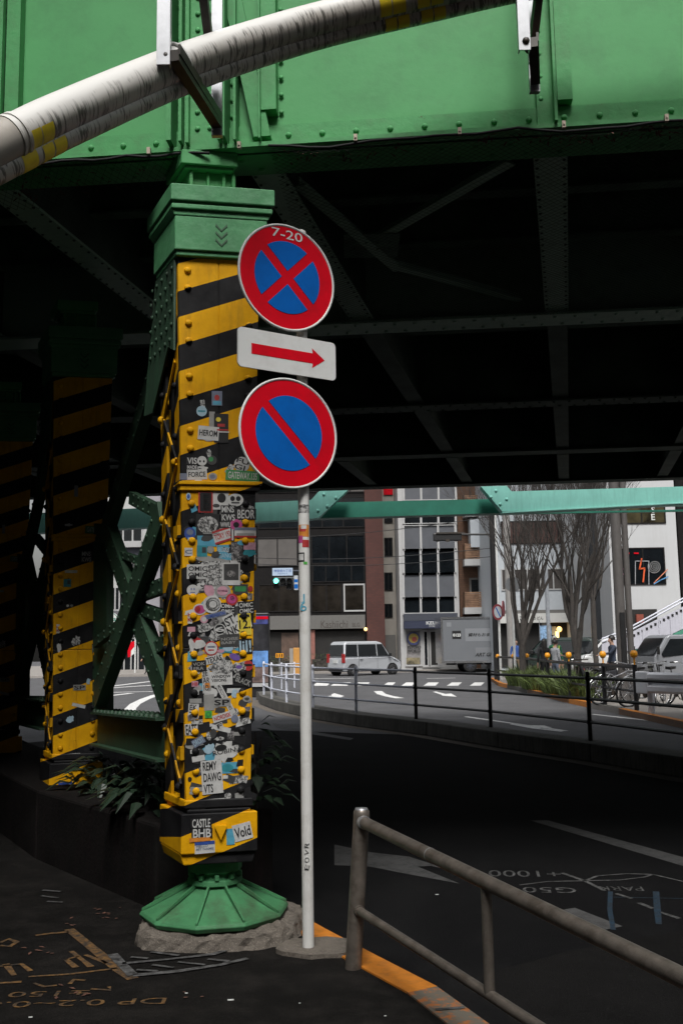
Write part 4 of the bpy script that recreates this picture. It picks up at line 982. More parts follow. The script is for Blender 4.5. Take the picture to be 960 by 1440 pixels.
# short length of net on the left of the column
net2 = thing('safety_net', 'short dark strip of netting hanging under the girder at the left of the column', 'netting', tuple(BP(-1.2, .1, ZB)))
b = MB()
for k in range(34): b.tube([BP(-2.2+k*.05, -.03, ZB-.02), BP(-2.2+k*.05+.3, .5, ZB-.06)], .0012, 3, caps=False); b.tube([BP(-2.2+k*.05, -.03, ZB-.02), BP(-2.2+k*.05-.3, .5, ZB-.06)], .0012, 3, caps=False)
b.build('mesh', NETM, net2, fix=False)
b = MB(); b.tube([BP(-2.3+u*.1, -.03, ZB-.012-.02*abs(math.sin(u*.9))) for u in range(20)], .009, 6); b.build('edge_rope', BLACK_MATT, net2)
for x, y in ((210, 226), (33, 244)):
    u, z = ufor(x, y, -.03); b = MB(); gbox(b, u-.010, u+.010, -.055, -.028, ZB-.022, ZB+.018); b.build('clip', TAGM, net2)
b = MB()
for i in range(60):
    p = BP(rr.uniform(-2.0, -.7), rr.uniform(0, .3), ZB-.05-rr.random()*.04); a = rr.uniform(0, 6.28)
    leaf(b, p, V((math.cos(a), math.sin(a), rr.uniform(-.8, .3))), rr.uniform(.02, .05), .014, 0, .1)
o = b.build('dead_leaves', DRY, net2, fix=False); o['kind'] = 'stuff'

# ============================================================ TEAL GUARD BEAM BEYOND THE BRIDGE
teal = thing('guard_beam', 'pale teal steel beam with angled ends crossing the road just beyond the bridge', 'steel beam', tuple(W(480, 715, 21)))
def tpoly(px, Y, ext, m): 
    mb = MB(); mb.prism([W(x, y, Y) for x, y in px], (0, ext, 0)); return mb
b = tpoly([(-400, 742), (-400, 770), (0, 752), (435, 730), (448, 728), (490, 688), (452, 687), (437, 703), (0, 724)], 20.5, .3, 0)
for x, y in ((455, 695), (472, 700), (447, 718), (460, 712)): b.dome(W(x, y, 20.5), (0, -1, 0), .035)
b.build('beam_section', TEAL, teal, bevel=.015)
b = tpoly([(676, 684), (706, 719), (960, 709.5), (1400, 692), (1400, 668), (960, 684), (719, 691), (712, 683)], 20.5, .3, 0)
for x, y in ((697, 690), (690, 699), (703, 709), (712, 702)): b.dome(W(x, y, 20.5), (0, -1, 0), .035)
b.obox(W(706, 722, 20.45), V((5.2, 0, .20)), (0, .36, 0), (0, 0, .035)); b.build('beam_section', TEAL, teal, bevel=.015)
b = tpoly([(442, 707), (442, 729), (720, 721), (720, 701)], 21.0, .35, 0); b.build('middle_section', TEAL_SHADE, teal)  # darker teal paints in the shade of the deck on this piece
b = MB(); b.box(-30, 34, 21.2, 21.3, W(480, 728, 21.2).z+.02, W(480, 728, 21.2).z+.06); b.build('stiffening_rail', TEAL_SHADE, teal)
# ============================================================ BUILDINGS
GREYWALL = M('lilac_grey_cladding', (.30, .29, .32), .7, var=.08, scale=1, dirt=(.22, .21, .23), dirt_amt=.4)
WHITEWALL = M('white_render', (.45, .46, .47), .7, var=.04, scale=.8, dirt=(.38, .38, .38), dirt_amt=.4, dscale=.7, streak=True)
BEIGE = M('beige_tile', (.28, .26, .23), .7, var=.12, scale=2, dirt=(.25, .22, .2), dirt_amt=.5)
FASCIA = M('grey_fascia', (.13, .126, .12), .7, spec=.2, var=.06)
DARKWALL = M('dark_brown_cladding', (.014, .013, .013), .85, spec=.1, var=.3)
DARKGREY = M('dark_grey_panel', (.055, .06, .075), .6, spec=.2, var=.1)
NAVY = M('navy_awning', (.016, .022, .05), .6, var=.15)
PALEPANE = M('curtained_pane', (.10, .093, .088), .5, spec=.25, var=.2, scale=.8)
GREYPANE = M('blind_pane', (.095, .10, .112), .3, spec=.3, var=.18, scale=.7)
DIMPANE = M('dim_interior_pane', (.02, .017, .014), .12, spec=.3, var=.6, scale=1.1)
FRAMEW = M('white_frame', (.37, .37, .37), .5, var=.05)
FRAMED = M('dark_frame', (.012, .011, .011), .7, spec=.15, var=.2)
PANELW = M('pale_grey_panel', (.40, .43, .46), .6, var=.06, dirt=(.36, .38, .4), dirt_amt=.4)
SHADOWIN = M('dark_shop_interior', (.010, .009, .008), .7, var=.6, scale=1.5)
def XZ(x0, x1, yt, yb, Y):
    xm, ym = (x0+x1)/2, (yt+yb)/2
    return W(x0, ym, Y).x, W(x1, ym, Y).x, W(xm, yb, Y).z, W(xm, yt, Y).z
def building(name, label, X0, X1, Y, depth, H, mat, z0=-.05):
    r = thing(name, label, 'building', ((X0+X1)/2, Y, 0))
    b = MB(); b.box(X0, X1, Y, Y+depth, z0, H); b.build('wall', mat, r); return r
def window(root, x0, x1, yt, yb, Y, nx=1, nz=1, fm=None, pm=None, fw_=.07, proud=.06, name='window', panes=None):
    X0, X1, Z0, Z1 = XZ(x0, x1, yt, yb, Y)
    return windowm(root, X0, X1, Z0, Z1, Y, nx, nz, fm, pm, fw_, proud, name)
def windowm(root, X0, X1, Z0, Z1, Y, nx=1, nz=1, fm=None, pm=None, fw_=.07, proud=.06, name='window'):
    b = MB(); y0, y1 = Y-proud, Y-.002
    for i in range(nx+1):
        x = X0+(X1-X0)*i/nx; b.box(x-fw_/2, x+fw_/2, y0, y1, Z0-fw_/2, Z1+fw_/2)
    for i in range(nz+1):
        z = Z0+(Z1-Z0)*i/nz; b.box(X0+fw_/2, X1-fw_/2, y0+.004, y1, z-fw_/2, z+fw_/2)
    f = b.build(name, fm or FRAMED, root)
    b = MB(); b.box(X0, X1, Y-.022, Y-.004, Z0, Z1); b.build('pane', pm or GLASS, f)
    return f
def slab(root, name, x0, x1, yt, yb, Y, d, mat, dz=0):
    X0, X1, Z0, Z1 = XZ(x0, x1, yt, yb, Y); b = MB(); b.box(X0, X1, Y-d, Y-.003, Z0, Z1); return b.build(name, mat, root)

# --- dark glass office with the red brick pier
YK = 66
X0, X1 = W(225, 800, YK).x, W(515, 800, YK).x
kb = building('office_building', 'dark glazed office building with grey shop fascia and red brick end pier', X0, X1, YK, 12, 34, DARKWALL)
slab(kb, 'brick_pier', 513, 538, 560, 938, YK, .35, BRICK_RED)
slab(kb, 'fascia', 225, 513, 867, 886, YK, .5, FASCIA)
window(kb, 362, 418, 757, 796, YK, 2, 1, FRAMED, PALEPANE); window(kb, 250, 360, 757, 796, YK, 3, 1, FRAMED, PALEPANE)
window(kb, 438, 512, 753, 792, YK, 3, 1, FRAMED, GLASS); window(kb, 364, 512, 700, 742, YK, 5, 1, FRAMED, GLASS)
window(kb, 440, 512, 794, 818, YK, 4, 1, FRAMED, GLASS); window(kb, 364, 420, 822, 860, YK, 2, 1, FRAMED, DIMPANE); window(kb, 438, 480, 822, 860, YK, 2, 1, FRAMED, DIMPANE); window(kb, 484, 512, 822, 859, YK, 1, 1, FRAMEW, DIMPANE, .1)
window(kb, 470, 513, 640, 692, YK, 2, 1, FRAMED, PALEPANE); window(kb, 364, 460, 640, 692, YK, 3, 1, FRAMED, GLASS)
slab(kb, 'shop_front', 360, 513, 888, 945, YK, .05, SHADOWIN)
slab(kb, 'entrance_door', 396, 420, 890, 945, YK, .14, M('brown_shop_door', (.09, .055, .04), .6, var=.5, scale=2))
slab(kb, 'doorway_frame', 437, 443, 886, 945, YK, .3, M('salmon_jamb', (.24, .10, .08), .6))
X0, X1, Z0, Z1 = XZ(452, 510, 873, 883, YK)
b = MB(); b.text('Kashiichi', ((W(470, 877, YK).x), YK-.505, (Z0+Z1)/2), (1, 0, 0), UZ, .48, 0, 1.75); b.text('BLG.', ((W(501, 878, YK).x), YK-.505, (Z0+Z1)/2-.06), (1, 0, 0), UZ, .26, 0, .55)
b.build('lettering', M('bronze_letters', (.05, .04, .035), .5), kb, fix=False)
b = MB(); p = W(514, 885, YK-.6); b.sphere(p, .12); b.build('lamp', M('warm_lamp', (.8, .5, .2), .4, emit=(1, .6, .25), estr=1.2), kb)
# --- narrow beige block and dark drain pipe
YB = 67.5
bb_ = building('narrow_building', 'narrow beige tiled block with small balconies between brick pier and white framed windows', W(537, 800, YB).x, W(556, 800, YB).x, YB, 10, 30, BEIGE)
for yt, yb in ((722, 735), (757, 782), (806, 830), (850, 868)): window(bb_, 541, 551, yt, yb, YB, 2, 1, FRAMED, GLASS, .08)
slab(bb_, 'red_band', 539, 552, 688, 696, YB, .1, SIGNRED); slab(bb_, 'service_door', 541, 556, 893, 938, YB, .2, FASCIA)
slab(bb_, 'drain_pipe', 556, 562, 560, 900, YB, .4, BLACK)
# --- white framed glass building with navy shop awning
YG = 63
X0, X1 = W(561, 800, YG).x, W(644, 800, YG).x
gb = building('glass_building', 'white framed glass building with navy awning and striped poster shop front', X0, X1, YG, 10, 31, FRAMEW)
rows = [(655, 704, GREYPANE), (705, 737, GLASS), (738, 773, GREYPANE), (773, 807, GLASS), (807, 841, GREYPANE), (841, 863, GLASS)]
for yt, yb, pm in rows: window(gb, 567, 640, yt, yb, YG, 3, 1, FRAMEW, pm, .13, .12)
slab(gb, 'upper_awning', 567, 642, 863, 873, YG, .5, DARKGREY); slab(gb, 'shop_awning', 567, 642, 873.5, 884, YG, .8, NAVY)
b = MB(); b.text('KELL', (W(606, 877, YG).x, YG-.805, W(606, 876.5, YG).z), (1, 0, 0), UZ, .2, 0, .75, bold=.02); b.text('STORE', (W(606, 881, YG).x, YG-.805, W(606, 881, YG).z), (1, 0, 0), UZ, .1, 0, .42); b.build('lettering', SIGNWHITE, gb, fix=False)
window(gb, 570, 592, 886, 936, YG, 1, 1, FRAMEW, M('poster_grey', (.22, .21, .21), .5), .1, .1, 'shop_window')
b = MB(); q = W(581, 898, YG); q.y = YG-.115
b.disc(q, (1, 0, 0), UZ, .42, m=0, depth=(0, -.01, 0)); b.disc(q+V((0, -.012, .02)), (1, 0, 0), UZ, .3, m=1, depth=(0, -.01, 0)); b.disc(q+V((.05, -.024, -.05)), (1, 0, 0), UZ, .16, m=2, depth=(0, -.01, 0)); b.build('round_poster', [M('poster_blue', (.05, .06, .16), .5, var=.5), M('poster_yellow', (.35, .26, .05), .5, var=.4), M('poster_red', (.3, .06, .05), .5)], gb)
b = MB(); b.text('PSYCHO\nWORLD', (W(582, 913, YG).x, YG-.115, W(582, 913, YG).z), (1, 0, 0), UZ, .42, 0, .85, bold=.03); b.build('poster_lettering', BLACK, gb, fix=False)
slab(gb, 'poster_strip', 571, 590, 925, 934, YG, .11, M('poster_mixed', (.2, .17, .1), .5, var=.9, scale=3))
window(gb, 595, 602, 887, 937, YG, 1, 1, FRAMEW, GLASS, .14, .1, 'side_light'); window(gb, 604, 616, 887, 937, YG, 1, 1, FRAMEW, SHADOWIN, .14, .1, 'door')
# --- brown brick building with timber balconies
YR = 63.6
X0, X1 = W(645, 800, YR).x, W(698, 800, YR).x
br_ = building('brick_building', 'brown brick building with slatted timber balconies on white slabs', X0, X1, YR, 10, 29, BRICK_BR)
for yt, yb in ((722, 729), (788, 797), (855, 864)):
    slab(br_, 'balcony_slab', 650, 692, yt, yb, YR, 1.1, FRAMEW)
for yt in (699, 766, 833):
    X0, X1, Z0, Z1 = XZ(651, 691, yt, yt+22, YR); mb = MB(); rr = random.Random(yt)
    for k in range(9):
        z = Z0+(Z1-Z0)*k/9; mb.box(X0, X1, YR-1.05-rr.random()*.02, YR-1.0, z, z+(Z1-Z0)/9*.72)
    mb.box(X0, X0+.05, YR-1.0, YR-.003, Z0, Z1); mb.build('timber_balcony', TIMBER, br_)
window(br_, 661, 677, 814, 834, YR, 1, 1, FASCIA, GLASS, .12); window(br_, 661, 677, 745, 766, YR, 1, 1, FASCIA, GLASS, .12)
slab(br_, 'vent_panel', 658, 670, 733, 772, YR, 1.2, PANELW)
# --- long low white building behind the trees
YW = 58
X0, X1 = W(690, 800, YW).x, W(868, 800, YW).x
wb = building('white_shop_building', 'long white low-rise building with dark window bands behind the bare trees', X0, X1, YW, 10, 27, PANELW)
window(wb, 705, 832, 733, 764, YW, 8, 1, FRAMED, M('reddish_dim_pane', (.075, .04, .035), .3, var=.5, scale=.5)); window(wb, 705, 832, 800, 829, YW, 7, 1, FRAMEW, M('dusky_pane', (.07, .062, .058), .2, var=.6, scale=.5))
slab(wb, 'sign_band', 700, 822, 863, 876, YW, .7, M('sign_cream', (.50, .50, .48), .6, var=.04))
slab(wb, 'ledge', 700, 836, 858, 863, YW, .5, FASCIA)
b = MB(); b.text('うどん', (W(751, 870, YW).x+.1, YW-.705, W(751, 870, YW).z), (1, 0, 0), UZ, .2, 0, .55, bold=.02); b.text('さ', (W(731, 870, YW).x, YW-.705, W(731, 870, YW).z), (1, 0, 0), UZ, .32, 0, .3, bold=.02); b.build('lettering', BLACK, wb, fix=False)
slab(wb, 'shop_front', 700, 822, 876, 938, YW, .05, SHADOWIN)
slab(wb, 'shop_pillar', 761, 767, 876, 938, YW, .3, PANELW); slab(wb, 'white_panel', 822, 845, 866, 938, YW, .15, WHITEWALL); slab(wb, 'menu_board', 775, 781, 881, 893, YW, .12, PANELW)
b = MB(); b.sphere(W(786, 885, YW-.5), .16); b.build('globe_lamp', M('lit_globe', (.9, .6, .25), .4, emit=(1, .55, .16), estr=1.6), wb)
b = MB()
for x in (782, 784.5): p, q = W(x, 888, YW-.5), W(x, 901, YW-.5); b.tube([p, q], .045, 6)
b.build('neon_tube', M('lit_tube', (.9, .7, .3), .4, emit=(1, .70, .2), estr=2.2), wb)
# --- dark round corner tower and white mural building
YC = 50
q = W(850, 800, YC)
ct = thing('round_corner_tower', 'dark glossy round corner shaft between the tree and the white building', 'building', (q.x, YC+.75, 0))
b = MB(); b.lathe((q.x, YC+.75, 0), [(.62, -.05), (.62, 12)], 32); b.build('shaft', M('dark_glossy_tile', (.03, .032, .036), .25, var=.1), ct)
for z in (3.9, 7.4):
    b = MB(); b.lathe((q.x, YC+.75, 0), [(.625, z), (.625, z+.03)], 32, capb=False, capt=False); b.build('joint', BLACK, ct)
YM = 48
X0, X1 = W(858, 800, YM).x, W(954, 800, YM).x
mb_ = building('mural_building', 'smooth white building with painted spiral and zigzag in its dark windows', X0, X1, YM, 12, 24, WHITEWALL, z0=-.05)
w_ = window(mb_, 874, 934, 771, 822, YM, 2, 1, FRAMED, GLASS, .06, .05)
w2 = window(mb_, 868, 934, 700, 736, YM, 2, 1, FRAMED, M('olive_dim_pane', (.06, .05, .025), .2, var=.9, scale=.9), .06, .05)
def paint(root, px, w, m, name='painted_stroke', Y=YM-.056):
    mb = MB()
    pts = [W(x, y, Y) for x, y in px]
    for a, c in zip(pts, pts[1:]): mb.bar(a, c+(c-a).normalized()*w*.4, w, .006, up=(0, -1, 0))
    return mb.build(name, m, root)
ORP = M('orange_red_paint', (.62, .09, .02), .5); 
paint(w_, [(902, 785), (899, 800), (906, 799), (904, 818)], .07, ORP)
sp_ = []
for k in range(76):
    a = k*.30; r_ = .5+k*.118; sp_.append((920+r_*math.cos(a), 797+r_*1.02*math.sin(a)))
paint(w_, sp_, .016, M('chalk_white_paint', (.45, .45, .45), .7), 'painted_spiral')
paint(w_, [(919, 820), (928, 811), (938, 801)], .045, M('salmon_paint', (.55, .2, .12), .6), Y=YM-.058); paint(w_, [(919, 821.5), (928, 816), (939, 811)], .05, M('sky_paint', (.08, .25, .48), .6), Y=YM-.060)
for q_ in ([(875, 800), (884, 803)], [(881, 798), (882, 806)], [(876, 807), (884, 814)], [(878, 814), (884, 809)]): paint(w_, q_, .03, M('pink_paint', (.5, .2, .35), .6))
paint(w_, [(893, 822), (893, 789), (912, 789), (912, 822)], .035, M('grey_paint', (.3, .3, .32), .6), 'painted_frame'); paint(w_, [(878, 777), (884, 778)], .07, SIGNRED); paint(w_, [(891, 778), (897, 778)], .07, SIGNRED)
b = MB(); b.text('E', W(918, 727, YM-.07), (1, 0, 0), UZ, .3, 0, bold=.02); b.text('S', W(918, 717, YM-.07), (1, 0, 0), UZ, .3, 0, bold=.02); b.build('window_lettering', SIGNWHITE, w2, fix=False)
slab(mb_, 'black_band', 876, 925, 857, 935, YM, .04, SHADOWIN)  # plain black band below the windows
slab(mb_, 'red_shop_sign', 893, 903, 864, 876, YM, .2, M('rust_red_panel', (.22, .05, .03), .6))
db = building('dark_building', 'dark curtain-walled building cut by the right picture edge', W(956, 800, 49).x, W(956, 800, 49).x+9, 49, 10, 28, DARKWALL)
windowm(db, W(956, 800, 49).x+.4, W(956, 800, 49).x+5, 5, 9, 49, 3, 2)
# --- buildings seen through the bracing on the left
YL = 74
lg = building('grey_building', 'lilac grey windowless building seen through the lattice with a small wall lamp', W(205, 850, YL).x, W(262, 850, YL).x+1.2, YL, 10, 30, GREYWALL)
b = MB(); b.sphere(W(220.5, 894, YL-.3), .11); b.build('wall_lamp', M('lit_wall_lamp', (.9, .5, .3), .5, emit=(1, .5, .22), estr=2), lg)
b = MB(); 
for k in range(6): z = 2+k*2.2; b.box(W(205, 850, YL).x, W(262, 850, YL).x+1.2, YL-.02, YL-.003, z, z+.04)
b.build('panel_joint', DARKGREY, lg)
X0, X1 = W(90, 850, YL+2).x, W(206, 850, YL+2).x
ls = building('shop_building', 'pale shop building with oval sign and dark awning band seen through the lattice', X0, X1, YL+2, 10, 30, M('pale_shop_wall', (.42, .43, .42), .7, var=.1))
slab(ls, 'canopy', 150, 204, 764, 772, YL+2, 1.4, FRAMEW); slab(ls, 'dark_band', 150, 205, 772.5, 786, YL+2, 1.0, DARKGREY); window(ls, 160, 200, 735, 762, YL+2, 3, 1, FRAMEW, GLASS, .12)
window(ls, 165, 200, 792, 820, YL+2, 6, 1, FRAMEW, GREYPANE, .1); window(ls, 150, 186, 826, 858, YL+2, 6, 1, FRAMEW, GLASS, .1); slab(ls, 'fascia', 150, 205, 859, 895, YL+2, .2, M('dim_grey_fascia', (.12, .12, .13), .6))
window(ls, 165, 204, 898, 944, YL+2, 4, 1, FRAMEW, GLASS, .1, name='shop_window'); slab(ls, 'green_panel', 195, 204, 858, 872, YL+2, .4, M('green_panel', (.02, .22, .12), .5))
window(ls, 100, 146, 700, 760, YL+2, 3, 2, FRAMEW, GLASS, .12); window(ls, 100, 146, 790, 850, YL+2, 3, 2, FRAMEW, GLASS, .12)
osn = thing('oval_sign', 'white oval hanging sign with green lettering seen through the lattice', 'sign', tuple(W(152, 870, YL+.8)))
b = MB(); q = W(151, 870, YL+.8); b.disc(q, (1, 0, 0), UZ, .82, .50, depth=(0, .15, 0), n=40); b.build('panel', SIGNWHITE, osn)
TG = M('sign_green', (.0, .16, .10), .5)
b = MB(); n = 40; vs = []
for rr_ in (.93, .86):
    for j in range(n): th = 6.2832*j/n; vs.append(q+V((.82*rr_*math.cos(th), -.006, .50*rr_*math.sin(th))))
b.add(vs, [(j, (j+1) % n, n+(j+1) % n, n+j) for j in range(n)]); b.text('Tennis', q+V((0, -.008, -.02)), (1, 0, 0), UZ, .36, 0, 1.25, bold=.02); b.build('lettering', TG, osn, fix=False)
b = MB(); b.bar(q+V((0, .1, .45)), q+V((0, .1, .95)), .06, .06); b.build('bracket', DARKGREY, osn)
ps = thing('poster_board', 'pale blue poster board standing by the shop beyond the lattice', 'poster', tuple(G(150, 940, 0)))
q = W(150, 900, 72); b = MB(); b.box(q.x-.42, q.x+.42, 72, 72.08, 1.2, 2.9); b.build('panel', M('pale_blue_poster', (.16, .30, .45), .5, var=.4, scale=1.5), ps); b = MB(); b.box(q.x-.30, q.x-.24, 72.02, 72.06, 0, 1.2); b.box(q.x+.24, q.x+.30, 72.02, 72.06, 0, 1.2); b.build('leg', STEEL, ps)
# red and white flag on a white post
fp = W(190, 930, 66)
fl = thing('flag', 'red and white cloth pennant hanging beside a white post beyond the lattice', 'flag', (fp.x, 66, 0))
b = MB(); b.tube([(fp.x, 66, 0), (fp.x, 66, W(190, 905, 66).z+.5)], .055, 8); b.build('pole', SIGNWHITE, fl)
b = MB(); z1 = W(185, 903, 66).z; b.prism([(fp.x-.06, 65.98, z1+.05), (fp.x-.30, 65.98, z1), (fp.x-.50, 65.98, z1-.4), (fp.x-.48, 65.98, z1-1.0), (fp.x-.30, 65.98, z1-.95), (fp.x-.28, 65.98, z1-.55), (fp.x-.06, 65.98, z1-.3)], (0, .05, 0)); b.build('red_cloth', SIGNRED, fl)
b = MB(); b.prism([(fp.x-.06, 65.95, z1-.32), (fp.x-.26, 65.95, z1-.56), (fp.x-.28, 65.95, z1-.93), (fp.x-.06, 65.95, z1-.75)], (0, .03, 0)); b.build('white_cloth', SIGNWHITE, fl)

# ============================================================ FENCES, BOLLARDS, GUARDRAIL
def fence(label, base_px, end_px, mat, zt, rails, lean=0, zb=.122, r=.028, group='median fences', rr_=.02):
    P = [G(x, y, zb) for x, y in base_px]; root = thing('pedestrian_fence', label, 'fence', tuple(P[0]), group)
    for p in P:
        b = MB(); b.tube([p-V((0, 0, .01)), p+V((0, 0, zt-.01)), p+V((0, 0, zt+.015))], [r, r, r*.6], 10)
        for z in rails: b.tube([p+V((0, 0, z-.025)), p+V((0, 0, z+.025))], r*1.35, 10)
        b.build('post', mat, root)
    E = [G(x, y, zb) for x, y in end_px]
    for z in rails:
        b = MB(); b.tube([p+V((0, 0, z)) for p in E], rr_, 8); b.build('rail', mat, root)
    return root
FENCEW = M('bluish_white_fence_paint', (.58, .60, .68), .5, var=.08, dirt=(.3, .3, .33), dirt_amt=.4)
FENCEB = M('black_fence_paint', (.014, .014, .016), .38, var=.3)
wpx = [(371, 977), (382, 983), (403, 988), (440, 995), (501, 1002.5)]
fence('white three-rail fence following the left end of the median kerb', wpx, wpx+[(545, 1007), (585, 1011.5)], FENCEW, .98, (.92, .60, .27), r=.033, rr_=.022)
bpx = [(585, 1011.5), (690, 1023), (830, 1042)]
fence('black three-rail fence along the right part of the median kerb', bpx+[(1010, 1070)], bpx+[(1010, 1070), (1200, 1110)], FENCEB, .98, (.90, .60, .27), r=.034, rr_=.022)
wr = [(371, 977), (396, 969), (414, 967)]
fence('short white fence closing the far side of the median tip', wr[1:], [(376, 975)]+wr[1:]+[(424, 968)], FENCEW, .95, (.9, .5), zb=.0)
# plaza fence with round amber reflectors on its posts
def PZ(px, Y): p = W(px, 940, Y); return V((p.x, Y, 0))
fpts = [PZ(700, 42), PZ(711, 41), PZ(722, 40), PZ(741, 37), PZ(770, 31.5), PZ(800, 28), PZ(848, 25), PZ(892, 22.8)]
pf = thing('pedestrian_fence', 'black two-rail fence with round amber reflectors along the plaza kerb', 'fence', tuple(fpts[-1]))
for i, p in enumerate(fpts):
    if i in (1,): continue
    b = MB(); zt = 1.02; b.tube([p-V((0, 0, .01)), p+V((0, 0, zt))], .055 if i > 3 else .045, 10); po = b.build('post', FENCEB, pf)
    z = EYE - (922-904)*p.y/FPX
    b = MB(); b.tube([p+V((0, 0, zt-.02)), p+V((0, 0, z))], .02, 6); b.lathe(p+V((0, 0, z-.11)), [(.04, .025), (.075, .06), (.088, .11), (.075, .16), (.04, .195)], 14); b.build('reflector', YCAP, po)
for z in (.97, .42):
    b = MB(); b.tube([p+V((0, 0, z)) for p in [fpts[0], fpts[2], fpts[3], fpts[4], fpts[5], fpts[6], fpts[7]]], .045 if z > .9 else .03, 8); b.build('rail', FENCEB, pf)
# white guardrail
g0, g1 = W(898, 985, 22.0), W(1150, 1000, 18.5); g0.z = g1.z = 0
GRW = M('guardrail_white_paint', (.78, .79, .84), .5, var=.06, dirt=(.5, .5, .52), dirt_amt=.4)
gr = thing('guardrail', 'chunky bluish-white corrugated guardrail at the right picture edge', 'guardrail', tuple(g0))
b = MB(); d = (g1-g0); nn = V((-d.y, d.x, 0)).normalized()
prof = [(-.0, .98), (-.02, 1.0), (.05, .95), (.05, .87), (-.03, .82), (-.03, .74), (.05, .69), (.05, .60), (-.02, .55), (-.0, .57)]
pr = [(-o, z-.12) for o, z in prof]
vs = [g0+nn*o+V((0, 0, z)) for o, z in pr]+[g1+nn*o+V((0, 0, z)) for o, z in pr]; k = len(pr)
b.add(vs, [(i, i+1, k+i+1, k+i) for i in range(k-1)]); b.add([g0+nn*o+V((0, 0, z)) for o, z in pr], [tuple(range(k))]); b.build('beam', GRW, gr)
for t in (.06, .55, 1):
    q = g0.lerp(g1, t)+nn*.10; b = MB(); b.tube([q-V((0, 0, .01)), q+V((0, 0, .84))], .075, 12); b.build('post', GRW, gr)
b = MB(); e0 = g0-d.normalized()*.02; b.obox(e0-nn*.06+V((0, 0, .42)), nn*.1, d.normalized()*.32, (0, 0, .47)); b.build('end_cap', GRW, gr, bevel=.02)
# red flexible post
q = W(820, 960, 30.5); rp = thing('delineator_post', 'red flexible marker post standing beside the plaza fence', 'marker post', (q.x, 30.5, 0))
b = MB(); b.lathe((q.x, 30.5, 0), [(.11, .0), (.10, .03), (.055, .06), (.05, .72), (.03, .76)], 14); b.build('tube', M('red_plastic', (.55, .02, .015), .45, var=.1), rp)
b = MB(); b.lathe((q.x, 30.5, 0), [(.053, .42), (.053, .50)], 14, capb=False, capt=False); b.build('band', M('pink_reflective_band', (.6, .2, .2), .4), rp)

# ============================================================ PLANTS AND TREES IN THE PLAZA
b = MB(); rr = random.Random(21)
def blade_clump(name, label, c, rx, ry, h, n, seed):
    root = thing(name, label, 'shrub', tuple(c), 'strappy shrubs along the plaza kerb'); mb = MB(); r_ = random.Random(seed)
    for i in range(n):
        a = r_.uniform(0, 6.28); u = r_.random()**.5; p = c+V((rx*u*math.cos(a), ry*u*math.sin(a), 0)); hh_ = h*r_.uniform(.55, 1.1)*(1-.3*u)
        le = V((math.cos(a), math.sin(a), 0))*r_.uniform(.1, .4)+V((r_.uniform(-.15, .15), r_.uniform(-.15, .15), 0)); s_ = V((math.sin(a*3+i), math.cos(a*3+i), 0))*.016
        q1 = p+V((0, 0, hh_*.65))+le*.35; q2 = p+V((0, 0, hh_*.95))+le*1.0
        mb.add([p-s_, p+s_, q1+s_, q1-s_, q2], [(0, 1, 2, 3), (3, 2, 4)])
    for i in range(n//2):
        a = r_.uniform(0, 6.28); u = r_.random()**.5; leaf(mb, c+V((rx*u*math.cos(a), ry*u*math.sin(a), h*r_.uniform(.1, .95)*(1-.4*u))), V((math.cos(a), math.sin(a), r_.uniform(-.2, .8))), r_.uniform(.07, .16), .045, 1, .15)
    mb.build('foliage', [GRASSY, M('small_shrub_leaf', (.055, .085, .028), .6, var=.5, scale=7)], root, fix=False)
labs = ['first green strappy shrub from the left along the plaza kerb', 'second green strappy shrub along the plaza kerb, before the thick fence post', 'third green strappy shrub, between two amber reflector posts', 'last green strappy shrub along the plaza kerb, by the red post']
for i, (x, Y, rx) in enumerate(((705, 37, .95), (728, 34, .95), (752, 31, .8), (783, 28.8, .75))):
    p = W(x, 950, Y); blade_clump('strappy_shrub', labs[i], V((max(p.x, 6.75), Y, 0)), rx*.75, 1.6, .85, 1400, 30+i)
# hedge along the far pavement
def hedge(label, px0, px1, Y, h, seed):
    p, q = W(px0, 930, Y), W(px1, 930, Y); root = thing('hedge', label, 'hedge', ((p.x+q.x)/2, Y, 0), 'clipped hedges before the office'); mb = MB(); r_ = random.Random(seed)
    for i in range(int(260*(q.x-p.x))):
        c = V((r_.uniform(p.x, q.x), Y+r_.uniform(-.3, .3), h*r_.random()**.6)); a = r_.uniform(0, 6.28); leaf(mb, c, V((math.cos(a), math.sin(a), r_.uniform(-.2, .9))), r_.uniform(.08, .15), .06, 0, .1)
    mb.build('foliage', M('hedge_leaf', (.05, .085, .03), .6, var=.5, scale=5), root, fix=False)
    mb = MB(); mb.box(p.x+.1, q.x-.1, Y-.12, Y+.12, 0, h*.7); mb.build('woody_core', BARK, root)
hedge('clipped dark hedge at the left of the white sign pole, before the office', 352, 420, 62.6, .95, 1); hedge('clipped dark hedge behind the silver minivan, before the office', 436, 500, 62.6, 1.05, 2)
